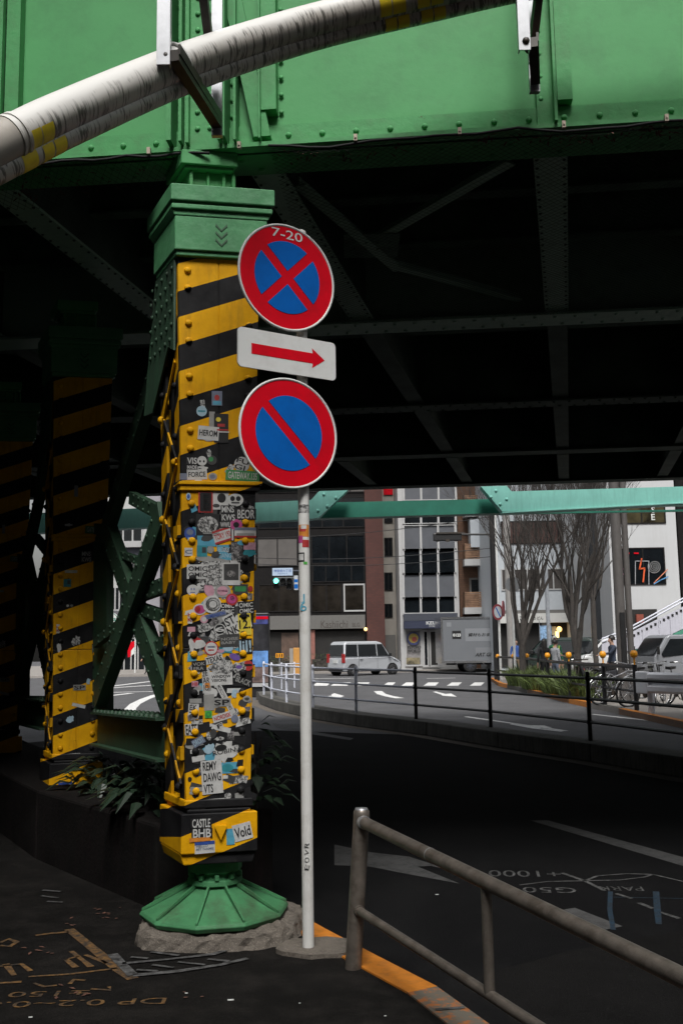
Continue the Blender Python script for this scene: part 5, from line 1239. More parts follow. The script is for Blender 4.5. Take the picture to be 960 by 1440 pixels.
def tree(label, base, trunk_h, r0, seed, leaders, H, spread, split=1.2):
    r_ = random.Random(seed); root = thing('bare_tree', label, 'tree', tuple(base), 'bare street trees'); tr = MB(); cr = MB()
    def grow(mb, p, d, L, r, lev):
        pts = [p]; rs = [r]; n = 4
        for i in range(n):
            d = (d + V((r_.gauss(0, .12), r_.gauss(0, .12), .05))).normalized(); p = p+d*L/n; pts.append(p); rs.append(r*(1-.62*(i+1)/n))
        mb.tube(pts, rs, 7 if lev < 2 else (5 if lev < 3 else 4), caps=False)
        if lev >= 6 or L < .28: return
        for k in range(r_.choice((2, 3, 3)) if lev < 4 else 2):
            i = r_.choice((1, 2, 3, 4)); a = r_.uniform(0, 6.28); ax = V((math.cos(a), math.sin(a), 0)); dd = (d*1.0+ax*r_.uniform(.20, .42)+V((0, 0, .25))).normalized()
            grow(mb, pts[i], dd, L*r_.uniform(.55, .75), max(.0055, rs[i]*r_.uniform(.5, .75)), lev+1)
        grow(mb, pts[-1], d, L*.6, max(.0055, rs[-1]), lev+1)
    top = base+V((0, 0, trunk_h))
    tr.tube([base-V((0, 0, .02)), base+V((.02, 0, .25)), base+V((0, .02, trunk_h*.6)), top], [r0*1.35, r0*1.05, r0*.95, r0*.9], 12)
    tr.build('trunk', BARK, root)
    for a, tilt, f in leaders:
        d = V((math.sin(math.radians(tilt))*math.cos(math.radians(a)), math.sin(math.radians(tilt))*math.sin(math.radians(a)), math.cos(math.radians(tilt))))
        grow(cr, top-V((0, 0, .15)), d, H*f, r0*.66, 1)
    cr.build('crown', BARK, root); return root
p = W(735, 940, 36); tree('multi-stemmed bare tree behind the box truck end', V((p.x, 36, 0)), 1.5, .13, 2, [(0, 6, .42), (170, 7, .42), (80, 6, .4), (250, 9, .38), (20, 10, .36), (200, 4, .45), (130, 2, .42)], 9, 3)
p = W(812, 940, 31); tree('bare tree with forked trunk in the middle of the plaza', V((p.x, 31, 0)), 1.2, .14, 9, [(5, 5, .45), (185, 7, .42), (100, 6, .4), (270, 9, .4), (20, 9, .38), (170, 10, .38)], 8.5, 3)
p = W(838, 940, 41); tree('bare tree before the dark round corner shaft', V((p.x, 41, 0)), 3.2, .11, 15, [(10, 10, .4), (170, 10, .4), (60, 18, .36), (330, 20, .36), (210, 18, .36)], 9, 3)

# ============================================================ POLES, SIGNALS, SIGNS
def polething(name, label, cat, px, Y, r, z1, mat, z0=0, group=None):
    p = W(px, 850, Y); root = thing(name, label, cat, (p.x, Y, z0), group); b = MB(); b.tube([(p.x, Y, z0-.02), (p.x, Y, z1*.5), (p.x, Y, z1)], [r, r*.96, r*.9], 14); b.build('pole', mat, root); return root, p.x
BROWNPOLE = M('brown_painted_mast', (.085, .078, .074), .6, var=.15, dirt=(.05, .04, .035), dirt_amt=.5, streak=True)
p = W(871, 850, 26.5); p2 = W(888, 850, 26.2)
tm = thing('twin_mast', 'brown twin-post steel mast with short ties in front of the white building', 'mast', (p.x, 26.5, 0))
for pp_, r_ in ((p, .135), (p2, .085)):
    b = MB(); b.tube([(pp_.x, 26.5, -.02), (pp_.x, 26.5, 8)], r_, 14); b.build('post', BROWNPOLE, tm)
for y in (739, 754, 763, 770, 895): z = W(880, y, 26.5).z; b = MB(); b.bar((p.x, 26.5, z), (p2.x, 26.5, z), .06, .07); b.build('tie', BROWNPOLE, tm)
b = MB(); b.box(p.x-.06, p.x+.06, 26.28, 26.36, 0.9, 2.3); b.build('conduit', BLACK, tm)
polething('lamp_post', 'slim pale grey post between the two plaza trees', 'post', 769.5, 40, .085, 4.55, M('pale_grey_post', (.32, .34, .37), .5), group=None)
r_, x_ = polething('utility_pole', 'thick grey concrete pole behind the prohibition sign', 'pole', 716, 45, .17, 11, M('pole_concrete', (.27, .26, .25), .8, var=.12))
r_, x_ = polething('signal_mast', 'black steel mast carrying the signal arm', 'mast', 695.5, 43.2, .14, 10, BLACK)
# vehicle signal seen from behind, on its arm
z_ = W(660, 752, 43.2).z; b = MB(); b.tube([(x_, 43.2, z_), (W(640, 752, 43.2).x, 43.2, z_+.02)], .045, 8); b.build('arm', BLACK, r_)
sg = thing('traffic_signal', 'black horizontal vehicle signal seen from behind on a mast arm', 'traffic light', tuple(W(629, 755, 43)))
q = W(629, 755, 43); b = MB(); b.box(q.x-.62, q.x+.62, 43.0, 43.14, q.z-.17, q.z+.17); b.build('housing', BLACK, sg, bevel=.04)
for k in (-1, 0, 1):
    b = MB(); b.tube([(q.x+k*.4, 43.14, q.z), (q.x+k*.4, 43.36, q.z-.02)], .16, 14, caps=False); b.build('hood', BLACK, sg)
b = MB(); b.box(q.x-.08, q.x+.08, 42.93, 43.0, q.z-.22, q.z-.1); b.box(q.x-.5, q.x+.75, 42.95, 43.0, q.z+.13, q.z+.2); b.build('bracket', DARKSTEEL, sg)
FADERED = M('faded_red', (.20, .03, .04), .5)
r_, x_ = polething('sign_pole', 'white pole with two round red-rimmed signs at the truck', 'road sign', 700.5, 42.4, .05, 9.5, SIGNWHITE)
q = W(699.5, 861, 42.2); b = MB(); ax = V((.45, -.89, 0)); b.disc(q, V((.55, .45, 0)), UZ, .34, .34, n=32, depth=ax*.02, m=0); b.disc(q+ax*.021, V((.55, .45, 0)), UZ, .25, .25, n=32, depth=ax*.004, m=1); b.build('round_sign', [FADERED, PANELW], r_)
b = MB(); b.bar(q+ax*.028+V((-.1, -.08, .2)), q+ax*.028+V((.1, .08, -.2)), .05, .01, up=ax); b.build('slash', SIGNBLUE, r_)
q = W(707, 856, 42.5); b = MB(); b.disc(q, V((.3, .9, 0)), UZ, .34, .34, n=28, depth=V((.03, 0, 0)), m=0); b.build('round_sign', FADERED, r_)
r_, x_ = polething('sign_pole', 'white pole with a round grey sign back beside the left tree', 'road sign', 720.5, 39, .05, 4.6, SIGNWHITE)
q = W(721, 822, 39.05); b = MB(); b.disc(q, (1, 0, 0), UZ, .30, n=32, depth=(0, .02, 0)); b.build('round_sign', STEEL, r_)
# green lit signal
p = W(400, 817, 52)
r_, x_ = polething('signal_mast', 'dark slim mast of the green traffic light, half hidden by the sign pole', 'mast', 427, 52.6, .1, 7, DARKGREY)
b = MB(); b.tube([(x_, 52.6, W(420, 803, 52.6).z), (p.x-.3, 52.6, W(400, 803, 52.6).z)], .05, 8); b.build('arm', DARKGREY, r_)
sg = thing('traffic_signal', 'horizontal traffic light showing green under a blue-white street name plate', 'traffic light', (p.x, 52, p.z))
b = MB(); b.box(p.x-.55, p.x+.55, 52.0, 52.2, p.z-.02-.25, p.z+.22); b.build('housing', M('signal_grey_housing', (.03, .033, .036), .5), sg, bevel=.05)
for k, (px, py) in enumerate(((388, 817), (398, 817.5), (407, 817.5), (388.5, 826), (406, 826))):
    q = W(px, py, 51.9); b = MB(); b.tube([(q.x, 52.0, q.z), (q.x, 51.78, q.z+.01)], .15, 16, caps=False, arc=(0, 16)); hd = b.build('hood', BLACK, sg)
    b = MB(); b.disc((q.x, 51.97, q.z), (1, 0, 0), UZ, .135, n=20, depth=(0, .02, 0)); b.build('lens', M('lit_green_lens', (.1, .8, .6), .3, emit=(.16, 1, .70), estr=2.2) if k == 0 else M('dark_lens', (.03, .03, .03), .2), hd)
q = W(397, 804, 51.9); b = MB(); b.box(q.x-.53, q.x+.53, 51.95, 51.99, q.z-.2, q.z+.2); pl_ = b.build('name_plate', M('plate_pale_blue', (.36, .45, .58), .5, var=.04), sg)
b = MB(); b.text('神宮前六丁目', (q.x, 51.945, q.z+.05), (1, 0, 0), UZ, .15, 0, .9, bold=.01); b.text('Jingumae 6', (q.x, 51.945, q.z-.10), (1, 0, 0), UZ, .08, 0, .5); b.build('lettering', M('plate_blue', (.05, .10, .30), .5), pl_, fix=False)
q = W(416, 820, 51.9); ban = thing('street_banner', 'small blue and white vertical plate beside the green traffic light', 'sign', tuple(q)); b = MB(); b.box(q.x-.10, q.x+.10, 52.0, 52.03, q.z-.35, q.z+.4); b.build('panel', PANELW, ban); b = MB(); b.box(q.x-.09, q.x+.09, 51.99, 51.997, q.z-.28, q.z-.05); b.box(q.x-.09, q.x+.09, 51.99, 51.997, q.z+.05, q.z+.2); b.build('print', SIGNBLUE, ban)
# striped bollard/flasher and orange pillar sign
q = W(393, 922, 59); ys = thing('warning_sign', 'yellow warning board with black marks behind the white fence', 'sign', (q.x, 59, -.13)); b = MB(); b.box(q.x-.23, q.x+.23, 59, 59.05, q.z-.13, q.z+.13); b.build('board', YCAP, ys)
b = MB(); b.tube([(q.x, 59.03, -.13), (q.x, 59.03, q.z)], .04, 8); b.build('post', STEEL, ys); b = MB()
for k in (-1, 0, 1): b.box(q.x+k*.14-.03, q.x+k*.14+.03, 58.985, 58.998, q.z-.09, q.z+.09)
b.build('marking', BLACK, ys)
q = W(419, 930, 60.5); op = thing('pillar_sign', 'upright orange pillar sign left of the white sign pole', 'sign', (q.x, 60.5, -.13)); b = MB(); b.box(q.x-.28, q.x+.28, 60.4, 60.6, -.13, W(419, 911, 60.5).z); b.build('pillar', M('ochre_panel', (.50, .24, .05), .6, var=.1), op, bevel=.03); b = MB(); b.box(q.x-.5, q.x-.29, 60.42, 60.58, -.13, W(408, 912, 60.5).z); b.build('side_panel', BEIGE, op)
# advertising kiosk
ky = 34; kx0, kx1 = W(346, 900, ky).x, W(378, 900, ky).x
k_ = thing('advertising_kiosk', 'tall dark advertising kiosk with glowing blue base print beside the striped column', 'kiosk', ((kx0+kx1)/2, ky, 0))
b = MB(); b.box(kx0, kx1, ky, ky+.5, -.13, W(360, 862, ky).z); b.build('cabinet', BLACK, k_, bevel=.03)
za, zb_ = W(360, 972, ky).z, W(360, 866, ky).z
def kstrip(y0, y1, m, name='print_panel', d=.01): b = MB(); b.box(kx0+.03, kx1-.03, ky-d, ky-.003, W(360, y1, ky).z, W(360, y0, ky).z); b.build(name, m, k_)
kstrip(866, 878, M('kiosk_navy_print', (.05, .06, .2), .4, var=.5)); kstrip(878.5, 915, M('kiosk_dark_print', (.03, .03, .035), .35, var=.9, scale=2)); kstrip(915.5, 938, M('kiosk_blue_print', (.12, .26, .55), .35, var=.8, scale=2)); kstrip(938.5, 960, M('kiosk_photo_print', (.16, .11, .10), .4, var=.8, scale=3)); kstrip(961, 966, FRAMEW, 'white_plinth', .05)
b = MB(); b.box(kx0+.3, kx1-.02, ky-.02, ky-.008, W(360, 871, ky).z, W(360, 867, ky).z); b.build('red_strip', SIGNRED, k_)
# overhead cables
for i, (a, c, lab) in enumerate((((300, 757), (700, 725), 'thin black overhead cable, highest of those crossing the office windows'), ((300, 782), (700, 770), 'thin black overhead cable, middle one across the office windows'), ((300, 790), (700, 782), 'thin black overhead cable, lowest one across the office windows'))):
    p, q = W(*a, 54), W(*c, 50); b = MB(); b.tube([p.lerp(q, t/14)-V((0, 0, .35*math.sin(math.pi*t/14))) for t in range(15)], .018, 5); tag(b.build('overhead_cable', BLACK, None), lab, 'cable', 'overhead cables')
# banner by the shop
q = W(767, 890, 50); bn = thing('nobori_banner', 'blue and white upright cloth banner before the lit noodle shop', 'banner', (q.x, 50, 0)); b = MB(); b.tube([(q.x-.3, 50, 0), (q.x-.3, 50, W(767, 878, 50).z+.2)], .02, 6); b.build('pole', STEEL, bn); b = MB(); b.box(q.x-.28, q.x+.28, 49.99, 50.01, W(767, 903, 50).z, W(767, 880, 50).z); b.build('cloth', M('blue_white_cloth', (.22, .36, .55), .8, var=.8, scale=7), bn)
# footbridge stair
FS = thing('footbridge_stair', 'white-sided footbridge staircase climbing out of the right picture edge', 'footbridge', tuple(W(860, 905, 37)))
PALEST = M('pale_lilac_steel', (.48, .48, .54), .6, var=.06, dirt=(.33, .33, .36), dirt_amt=.5, streak=True)
def sp3(x, y, Y=37): return W(x, y, Y)
b = MB(); b.prism([sp3(846, 906), sp3(880, 893), sp3(965, 851), sp3(1040, 812), sp3(1040, 842), sp3(965, 882), sp3(905, 910), sp3(846, 925)], (0, .08, 0)); b.build('side_panel', PALEST, FS)
b = MB(); b.prism([sp3(846, 906, 38.6), sp3(880, 893, 38.6), sp3(1040, 815, 38.6), sp3(1040, 842, 38.6), sp3(905, 910, 38.6), sp3(846, 925, 38.6)], (0, .08, 0)); b.build('side_panel', PALEST, FS)
a0, a1 = sp3(905, 912), sp3(1040, 846); b = MB(); b.obox(a0, a1-a0, V((0, 1.6, 0)), (0, 0, -.16)); b.build('underside', M('green_underside', (.06, .25, .17), .6, var=.12), FS)
for dy in (0, 4.5): b = MB(); b.tube([sp3(846, 905-dy-2), sp3(880, 892-dy-2), sp3(960, 850-dy-4), sp3(1040, 810-dy-4)], .03, 8); b.build('handrail', FENCEW, FS)
b = MB()
for k in range(16):
    x = 872+k*6; y = 893-(x-880)*.525; b.box(*(lambda p: (p.x-.02, p.x+.06, 36.98, 37.0, p.z-.20, p.z-.11))(sp3(x, y, 37)))
b.build('slot', BLACK, FS)
for x in (905, 928, 944): t_, u_2 = sp3(x, 910-(x-880)*.3-12), sp3(x, 914-(x-905)*.5); b = MB(); b.bar(u_2+V((0, -.02, 0)), u_2+V((0, -.02, .75)), .05, .02); b.build('rib', PALEST, FS)
q = sp3(948, 880, 37.8); b = MB(); b.tube([(q.x, 37.8, 0), (q.x, 37.8, q.z)], .18, 14); b.build('column', TEAL, FS)

# ============================================================ UNSEEN BLOCKS ADDED TO SHADE THE SCENE (behind and left of the viewpoint)
nl = building('unseen_side_blocker', 'unseen plain grey block added left of the viewpoint to shade the scene', -24, -4.3, -8, 11.5, 15, GREYWALL)  # added out of view to block light from the left
b = MB(); b.box(-24, -7.2, 3.52, 19, -.05, 4.2); b.build('low_side_blocker', DARKWALL, nl)  # low block added to keep side light out from under the bridge
for k in range(4):
    for j in range(4):
        b = MB(); y = -6.5+k*2.6; z = 2+j*3; b.box(-4.29, -4.25, y, y+1.5, z, z+1.6); b.build('window', GLASS, nl)
nb = building('unseen_rear_blocker', 'unseen plain brown block added behind the viewpoint to cut the low sky light', -30, 62, -26, 12, 21, BRICK_BR)  # height set to block low sky and sun from behind
for k in range(20):
    for j in range(5):
        b = MB(); x = -28+k*4.4; z = 2+j*3; b.box(x, x+2.6, -13.99, -13.95, z, z+1.7); b.build('window', GLASS, nb)
# ============================================================ VEHICLES
def wheel(root, x, y, r, w, side, rim=CHROME):
    b = MB(); n = 24; k = [(r*.62, -w/2), (r*.95, -w/2), (r, -w*.3), (r, w*.3), (r*.95, w/2), (r*.62, w/2)]
    vs = [V((x+rr_*math.cos(6.2832*j/n), y+yy, r+rr_*math.sin(6.2832*j/n))) for rr_, yy in k for j in range(n)]
    b.add(vs, [(i*n+j, i*n+(j+1) % n, (i+1)*n+(j+1) % n, (i+1)*n+j) for i in range(5) for j in range(n)], 0, True)
    t = b.build('wheel', TYRE, root, local=True)
    b = MB(); yo = y+side*w*.42
    b.disc((x, yo, r), (1, 0, 0), UZ, r*.63, n=24, depth=(0, -side*w*.3, 0), m=1)
    for j in range(7):
        a = 6.2832*j/7; d = V((math.cos(a), 0, math.sin(a))); b.bar(V((x, yo+side*.012, r))+d*r*.1, V((x, yo+side*.006, r))+d*r*.6, r*.13, .02, up=(0, 1, 0))
    b.disc((x, yo+side*.03, r), (1, 0, 0), UZ, r*.16, n=14, depth=(0, -side*.03, 0))
    b.build('rim', [rim, BLACK], t, local=True)
def loft(mb, prof, ylo, yhi, m=0):
    # prof: (x, z, half width) outline of the side view; closed body with both sides
    n = len(prof); L = [V((x, w, z)) for x, z, w in prof]; R = [V((x, -w, z)) for x, z, w in prof]
    mb.add(L+R, [tuple(range(n)), tuple(range(2*n-1, n-1, -1))]+[(i, (i+1) % n, n+(i+1) % n, n+i) for i in range(n)], m)
def quad_side(mb, pts, s, m=0, off=.008):
    # a pane on the body side: pts (x, z, halfwidth)
    vs = [V((x, s*(w+off), z)) for x, z, w in pts]; mb.prism(vs, (0, -s*off*1.5, 0), m)
def paint(name, col, metal=.0, rough=.28):
    return M(name, col, rough, metal, var=.04, spec=.6)
SILVER = paint('silver_car_paint', (.52, .54, .57), .3); VANWHITE = paint('white_van_paint', (.62, .63, .63)); GREYBOX = M('grey_box_panel', (.14, .148, .16), .6, spec=.25, var=.05, scale=1); TRUCKSILVER = paint('silver_truck_paint', (.24, .25, .27), .3)
TAIL = M('tail_lamp_red', (.35, .02, .02), .25)
def minivan(label, loc, rz, body, L=3.9, Wd=.80, H=1.82, group=None, plate=True):
    r = thing('minivan', label, 'minivan', loc, group, rz); h = L/2; b = MB(); zb = 1.02
    loft(b, [(-h, .35, Wd*.96), (-h+.05, .22, Wd*.94), (h-.1, .22, Wd*.92), (h, .42, Wd*.88), (h-.03, .75, Wd*.90), (h-.55, .98, Wd*.96), (h-.75, zb, Wd), (-h+.03, zb, Wd)], 0, 0)
    b.build('body', body, r, local=True, bevel=.11, seg=4)
    b = MB(); loft(b, [(h-.78, zb-.02, Wd*.97), (h-1.38, H-.08, Wd*.83), (h-1.7, H, Wd*.80), (-h+.35, H, Wd*.80), (-h+.16, H-.07, Wd*.82), (-h+.02, zb-.02, Wd*.97)], 0, 0)
    b.build('cabin', body, r, local=True, bevel=.10, seg=4)
    def wd(z): return Wd*(.97-(z-zb)/(H-zb)*.155)
    zl, zh = zb+.05, H-.17
    for s in (-1, 1):
        for xa, xb, xc, xd in ((-h+.12, -h+.95, -h+.99, -h+.22), (-h+1.02, h-1.85, h-1.85, -h+1.06), (h-1.78, h-.98, h-1.40, h-1.78)):
            b = MB(); quad_side(b, [(xa, zl, wd(zl)), (xb, zl, wd(zl)), (xc, zh, wd(zh)), (xd, zh, wd(zh))], s, 0, .012); b.build('side_window', CARGLASS, r, local=True)
        b = MB(); b.box(h-1.05, h-.90, s*(Wd+.01), s*(Wd+.16), zb+.02, zb+.20); b.build('mirror', BLACK, r, local=True, bevel=.03)
        b = MB(); b.box(-h-.012, -h+.10, s*(Wd*.72), s*(Wd*.985), .72, 1.22); b.build('tail_lamp', TAIL, r, local=True, bevel=.02)
        b = MB(); b.box(h-.22, h+.0, s*Wd*.52, s*Wd*.88, .66, .82); b.build('headlight', CHROME, r, local=True, bevel=.02)
        for x in (-h+.62, h-.72):
            b = MB(); b.disc((x, s*(Wd*.985), .31), (1, 0, 0), UZ, .36, n=24, depth=(0, -s*.10, 0)); b.build('wheel_arch', BLACK_MATT, r, local=True)
            wheel(r, x, s*(Wd-.07), .29, .19, s)
        b = MB(); b.box(-h+1.02, -h+1.03, s*(Wd+.001), s*(Wd+.004), .4, zb); b.box(h-1.82, h-1.81, s*(Wd+.001), s*(Wd+.004), .4, zb); b.box(-h+1.1, -h+1.28, s*(Wd+.0), s*(Wd+.03), .9, .93); b.build('door_seam', BLACK, r, local=True)
    def slant(t): return V((-h+.02+.14*t, 0, zb-.02+(H-.07-zb+.02)*t))
    b = MB(); p, q = slant(.10), slant(.86); b.prism([p+V((-.014, -Wd*.86, 0)), p+V((-.014, Wd*.86, 0)), q+V((-.014, Wd*.73, 0)), q+V((-.014, -Wd*.73, 0))], (.01, 0, .0)); b.build('rear_window', CARGLASS, r, local=True)
    b = MB(); p, q = V((h-.80, 0, zb+.02)), V((h-1.36, 0, H-.12)); b.prism([p+V((.03, -Wd*.86, .02)), p+V((.03, Wd*.86, .02)), q+V((.03, Wd*.74, .02)), q+V((.03, -Wd*.74, .02))], (-.012, 0, -.008)); b.build('windscreen', CARGLASS, r, local=True)
    b = MB(); b.box(-h-.02, -h+.02, -.19, .19, .70, .87); b.build('number_plate', SIGNWHITE, r, local=True)
    b = MB(); b.box(-h-.03, -h+.02, -Wd*.8, Wd*.8, .27, .40); b.build('bumper', BLACK, r, local=True, bevel=.02)
    return r
q = W(513, 925, 57); minivan('silver minivan crossing the junction in front of the glazed office', (q.x, 57.3, -.126), math.radians(36), SILVER, L=4.15, Wd=.84, H=1.9)
# box truck
q = W(663, 925, 59); tx = q.x
tr = thing('box_truck', 'grey box truck with black lettering parked before the glass building', 'truck', (tx, 59, -.126), None, math.radians(4))
X0, X1 = W(620, 900, 59).x-tx, W(713, 900, 59).x-tx; Z0, Z1 = W(663, 932, 59).z+.126, W(663, 868, 59).z+.126
b = MB(); b.box(X0, X1, 0, 2.1, Z0, Z1); bx = b.build('cargo_box', GREYBOX, tr, local=True)
b = MB()
for x0, x1, z0, z1 in ((X0-.02, X1+.02, Z0-.02, Z0+.12), (X0-.02, X1+.02, Z1-.10, Z1+.02), (X0-.02, X0+.10, Z0+.12, Z1-.1), (X1-.10, X1+.02, Z0+.12, Z1-.1)): b.box(x0, x1, -.03, 2.13, z0, z1)
b.build('edge_trim', CHROME, bx, local=True)
dx = (X1-X0)/93
def tq(px0, px1, py0, py1): return X0+(px0-620)*dx, X0+(px1-620)*dx, Z0+(932-py1)*(Z1-Z0)/64, Z0+(932-py0)*(Z1-Z0)/64
def tpanel(px0, px1, py0, py1, m, d=.006): x0, x1, z0, z1 = tq(px0, px1, py0, py1); mb = MB(); mb.box(x0, x1, -d, -.001, z0, z1); mb.build('painted_panel', m, bx, local=True)
LTG = M('light_grey_panel', (.19, .20, .215), .5, var=.03); tpanel(654, 708, 884, 902, LTG); tpanel(635.5, 648, 887, 898.5, BLACK); tpanel(628, 634.5, 875, 881, LTG); tpanel(668, 700, 911, 922, M('mid_grey_panel', (.16, .168, .18), .5, var=.03))
def ttext(s, px, py, h, w, m, shear=0.0, bold=.02, d=.010):
    mb = MB(); x, _, z, _ = tq(px, px, py, py); mb.text(s, (x, -d, z), (1, 0, 0), UZ, h*dx, 0, w*dx, bold, shear); mb.build('lettering', m, bx, local=True, fix=False)
ttext('資材もおまかせ', 680, 893, 5.2, 44, BLACK, .2); ttext('0123', 642, 893, 4.2, 11, SIGNWHITE, 0, .04); ttext('ART GROUP', 687, 921, 5.2, 40, BLACK, .3, .03)
b = MB(); b.box(X0+.1, X1+1.7, .25, 1.85, .55, .80); b.box(X0+.3, X1, .1, .4, .45, .75); b.build('chassis', BLACK_MATT, tr, local=True)
for x in (X0+(660-620)*dx, X1+1.0):
    for y, s in ((.16, -1), (1.94, 1)): wheel(tr, x, y, .40, .30, s, DARKGREY)
b = MB()
for sx in (-.75, .75): xx = X0+(660-620)*dx; b.bar((xx+sx*1.1, .05, .45), (xx+sx*.75, .05, .95), .05, .02, up=(0, 1, 0))
b.build('mudguard_stay', CHROME, tr, local=True)
b = MB(); loft(b, [(X1+.15, .5, .95), (X1+1.85, .5, .95), (X1+1.9, 1.2, .95), (X1+1.65, 2.1, .88), (X1+.2, 2.2, .88)], 0, 0); 
for i in range(len(b.v)): b.v[i] = b.v[i]+V((0, 1.05, 0))
cb_ = b.build('cab', TRUCKSILVER, tr, local=True, bevel=.05)
b = MB(); b.prism([(X1+.55, .11, 1.3), (X1+1.75, .11, 1.3), (X1+1.58, .15, 1.95), (X1+.55, .15, 1.95)], (0, .03, 0)); b.build('side_window', CARGLASS, cb_, local=True)
# white van in the plaza, seen from its dark windscreen end
q = W(874, 915, 44); minivan('white van with dark glass parked behind the plaza bicycles', (q.x, 44.2, 0), math.radians(172), VANWHITE, L=4.4, Wd=.86, H=1.72)
q = W(786, 915, 45); minivan('dark green-black car half hidden behind the plaza tree trunks', (q.x, 45.5, 0), math.radians(155), paint('dark_green_paint', (.02, .035, .03)), L=3.8, Wd=.82, H=1.75)
# silver cab-over truck at the right
q = W(936, 930, 33.6); st = thing('cabover_truck', 'silver cab-over truck facing left behind the white guardrail', 'truck', (q.x+.15, 33.8, 0), None, math.radians(187))
def cabz(z): return .86-(z-1.0)*.07
b = MB(); loft(b, [(-2.4, .45, .88), (.80, .38, .88), (.92, .60, .88), (.86, 1.02, .87), (.42, 1.66, .80), (.30, 1.74, .78), (-.62, 1.74, .78), (-.66, 1.0, .88), (-2.4, 1.0, .88)], 0, 0); b.build('cab', TRUCKSILVER, st, local=True, bevel=.05, seg=3)
for s in (-1, 1):
    b = MB(); quad_side(b, [(-.50, 1.10, .86), (.58, 1.02, .86), (.62, 1.12, .85), (.28, 1.60, .81), (-.50, 1.60, .81)], s, 0, .012); b.build('side_window', CARGLASS, st, local=True)
    b = MB(); b.box(-.40, -.22, s*.88, s*.905, .90, .95); b.build('door_handle', BLACK, st, local=True)
    b = MB(); b.box(.75, .80, s*.90, s*1.06, 1.10, 1.38); b.build('mirror', BLACK, st, local=True, bevel=.02)
    b = MB(); b.box(.86, .93, s*.45, s*.80, .62, .80); b.build('headlight', CHROME, st, local=True)
    for x in (.15, -1.7): wheel(st, x, s*.74, .33, .22, s)
b = MB(); b.prism([(.84, -.78, 1.08), (.84, .78, 1.08), (.46, .72, 1.62), (.46, -.72, 1.62)], (.02, 0, .015)); b.build('windscreen', CARGLASS, st, local=True)
b = MB(); b.box(-3.6, -.75, -.9, .9, .95, 1.72); b.build('cargo_bed', PANELW, st, local=True); b = MB(); b.box(.90, .97, -.84, .84, .36, .52); b.build('bumper', BLACK, st, local=True, bevel=.02)

# bicycles
def bicycle(label, loc, rz, col, basket=True, group='parked bicycles', lean=6):
    r = thing('bicycle', label, 'bicycle', loc, group, rz); r.rotation_euler = (math.radians(lean), 0, rz); fm = M('bicycle_frame_paint', col, .35, .2)
    R = .33
    for x in (-.52, .52):
        b = MB(); b.tube([(x+R*math.cos(6.2832*j/28), 0, R+R*math.sin(6.2832*j/28)) for j in range(29)], .020, 6, caps=False, ref=(0, 1, 0)); w = b.build('wheel', TYRE, r, local=True)
        b = MB(); b.tube([(x+.3*math.cos(6.2832*j/28), 0, R+.3*math.sin(6.2832*j/28)) for j in range(29)], .013, 5, caps=False, ref=(0, 1, 0))
        for j in range(18): a = 6.2832*j/18; b.tube([(x, .02*(1 if j % 2 else -1), R), (x+.3*math.cos(a), 0, R+.3*math.sin(a))], .0028, 4, caps=False)
        b.tube([(x, -.04, R), (x, .04, R)], .03, 8); b.build('rim', CHROME, w, local=True)
        b = MB(); b.tube([(x+.37*math.cos(math.radians(a)), 0, R+.37*math.sin(math.radians(a))) for a in range(20, 175, 15)], .022, 5); b.build('mudguard', CHROME, r, local=True)
    b = MB()
    bbp, st_, ht, hb = V((-.06, 0, .30)), V((-.20, 0, .74)), V((.36, 0, .86)), V((.40, 0, .68))
    for p_, q_, rr_ in ((bbp, st_, .016), (bbp, hb, .018), (st_*.75+bbp*.25, ht*.6+hb*.4, .016), (V((-.52, .04, R)), bbp, .010), (V((-.52, -.04, R)), bbp, .010), (V((-.52, .04, R)), st_, .009), (V((-.52, -.04, R)), st_, .009), (hb, V((.52, .045, R)), .011), (hb, V((.52, -.045, R)), .011), (hb, ht+V((-.02, 0, .12)), .016), (st_, st_+V((-.03, 0, .12)), .013)): b.tube([p_, q_], rr_, 8)
    b.build('frame', fm, r, local=True)
    b = MB(); b.tube([(.20, -.28, 1.0), (.30, -.22, 1.01), (.335, 0, .99), (.30, .22, 1.01), (.20, .28, 1.0)], .012, 8); b.build('handlebar', CHROME, r, local=True)
    for s in (-1, 1): b = MB(); b.tube([(.12, s*.29, 1.0), (.22, s*.275, 1.0)], .018, 8); b.build('grip', BLACK, r, local=True)
    b = MB(); b.prism([(-.36, -.08, .87), (-.36, .08, .87), (-.20, .05, .88), (-.06, .015, .88), (-.06, -.015, .88), (-.20, -.05, .88)], (0, 0, .06)); b.build('saddle', BLACK, r, local=True, bevel=.02)
    b = MB(); b.disc((-.06, -.05, .30), (1, 0, 0), UZ, .09, n=18, depth=(0, .006, 0)); b.bar((-.06, -.06, .30), (.05, -.06, .17), .02, .012); b.bar((-.06, .05, .30), (-.17, .05, .43), .02, .012); b.box(.03, .10, -.15, -.06, .155, .175); b.box(-.22, -.14, .05, .14, .42, .44); b.build('crankset', DARKSTEEL, r, local=True)
    if basket:
        b = MB()
        for zz in (.72, .80, .88, .96):
            a = .11+.04*(zz-.72)/.24; b.tube([(.46, -a, zz), (.46+a*2, -a, zz), (.46+a*2, a, zz), (.46, a, zz), (.46, -a, zz)], .006, 5)
        for k in range(7):
            y = -.11+k*.037; b.tube([(.46, y, .72), (.46, y*1.3, .96)], .004, 4); b.tube([(.68, y, .72), (.72, y*1.3, .96)], .004, 4)
        b.build('basket', STEEL, r, local=True)
    b = MB(); b.tube([(-.45, .05, .33), (-.30, .14, .0)], .010, 6); b.build('kickstand', DARKSTEEL, r, local=True)
    return r
q = W(875, 985, 25.2); bicycle('silver bicycle on the pavement between the two thick fence posts', (q.x-.15, 25.4, 0), math.radians(28), (.25, .25, .27))
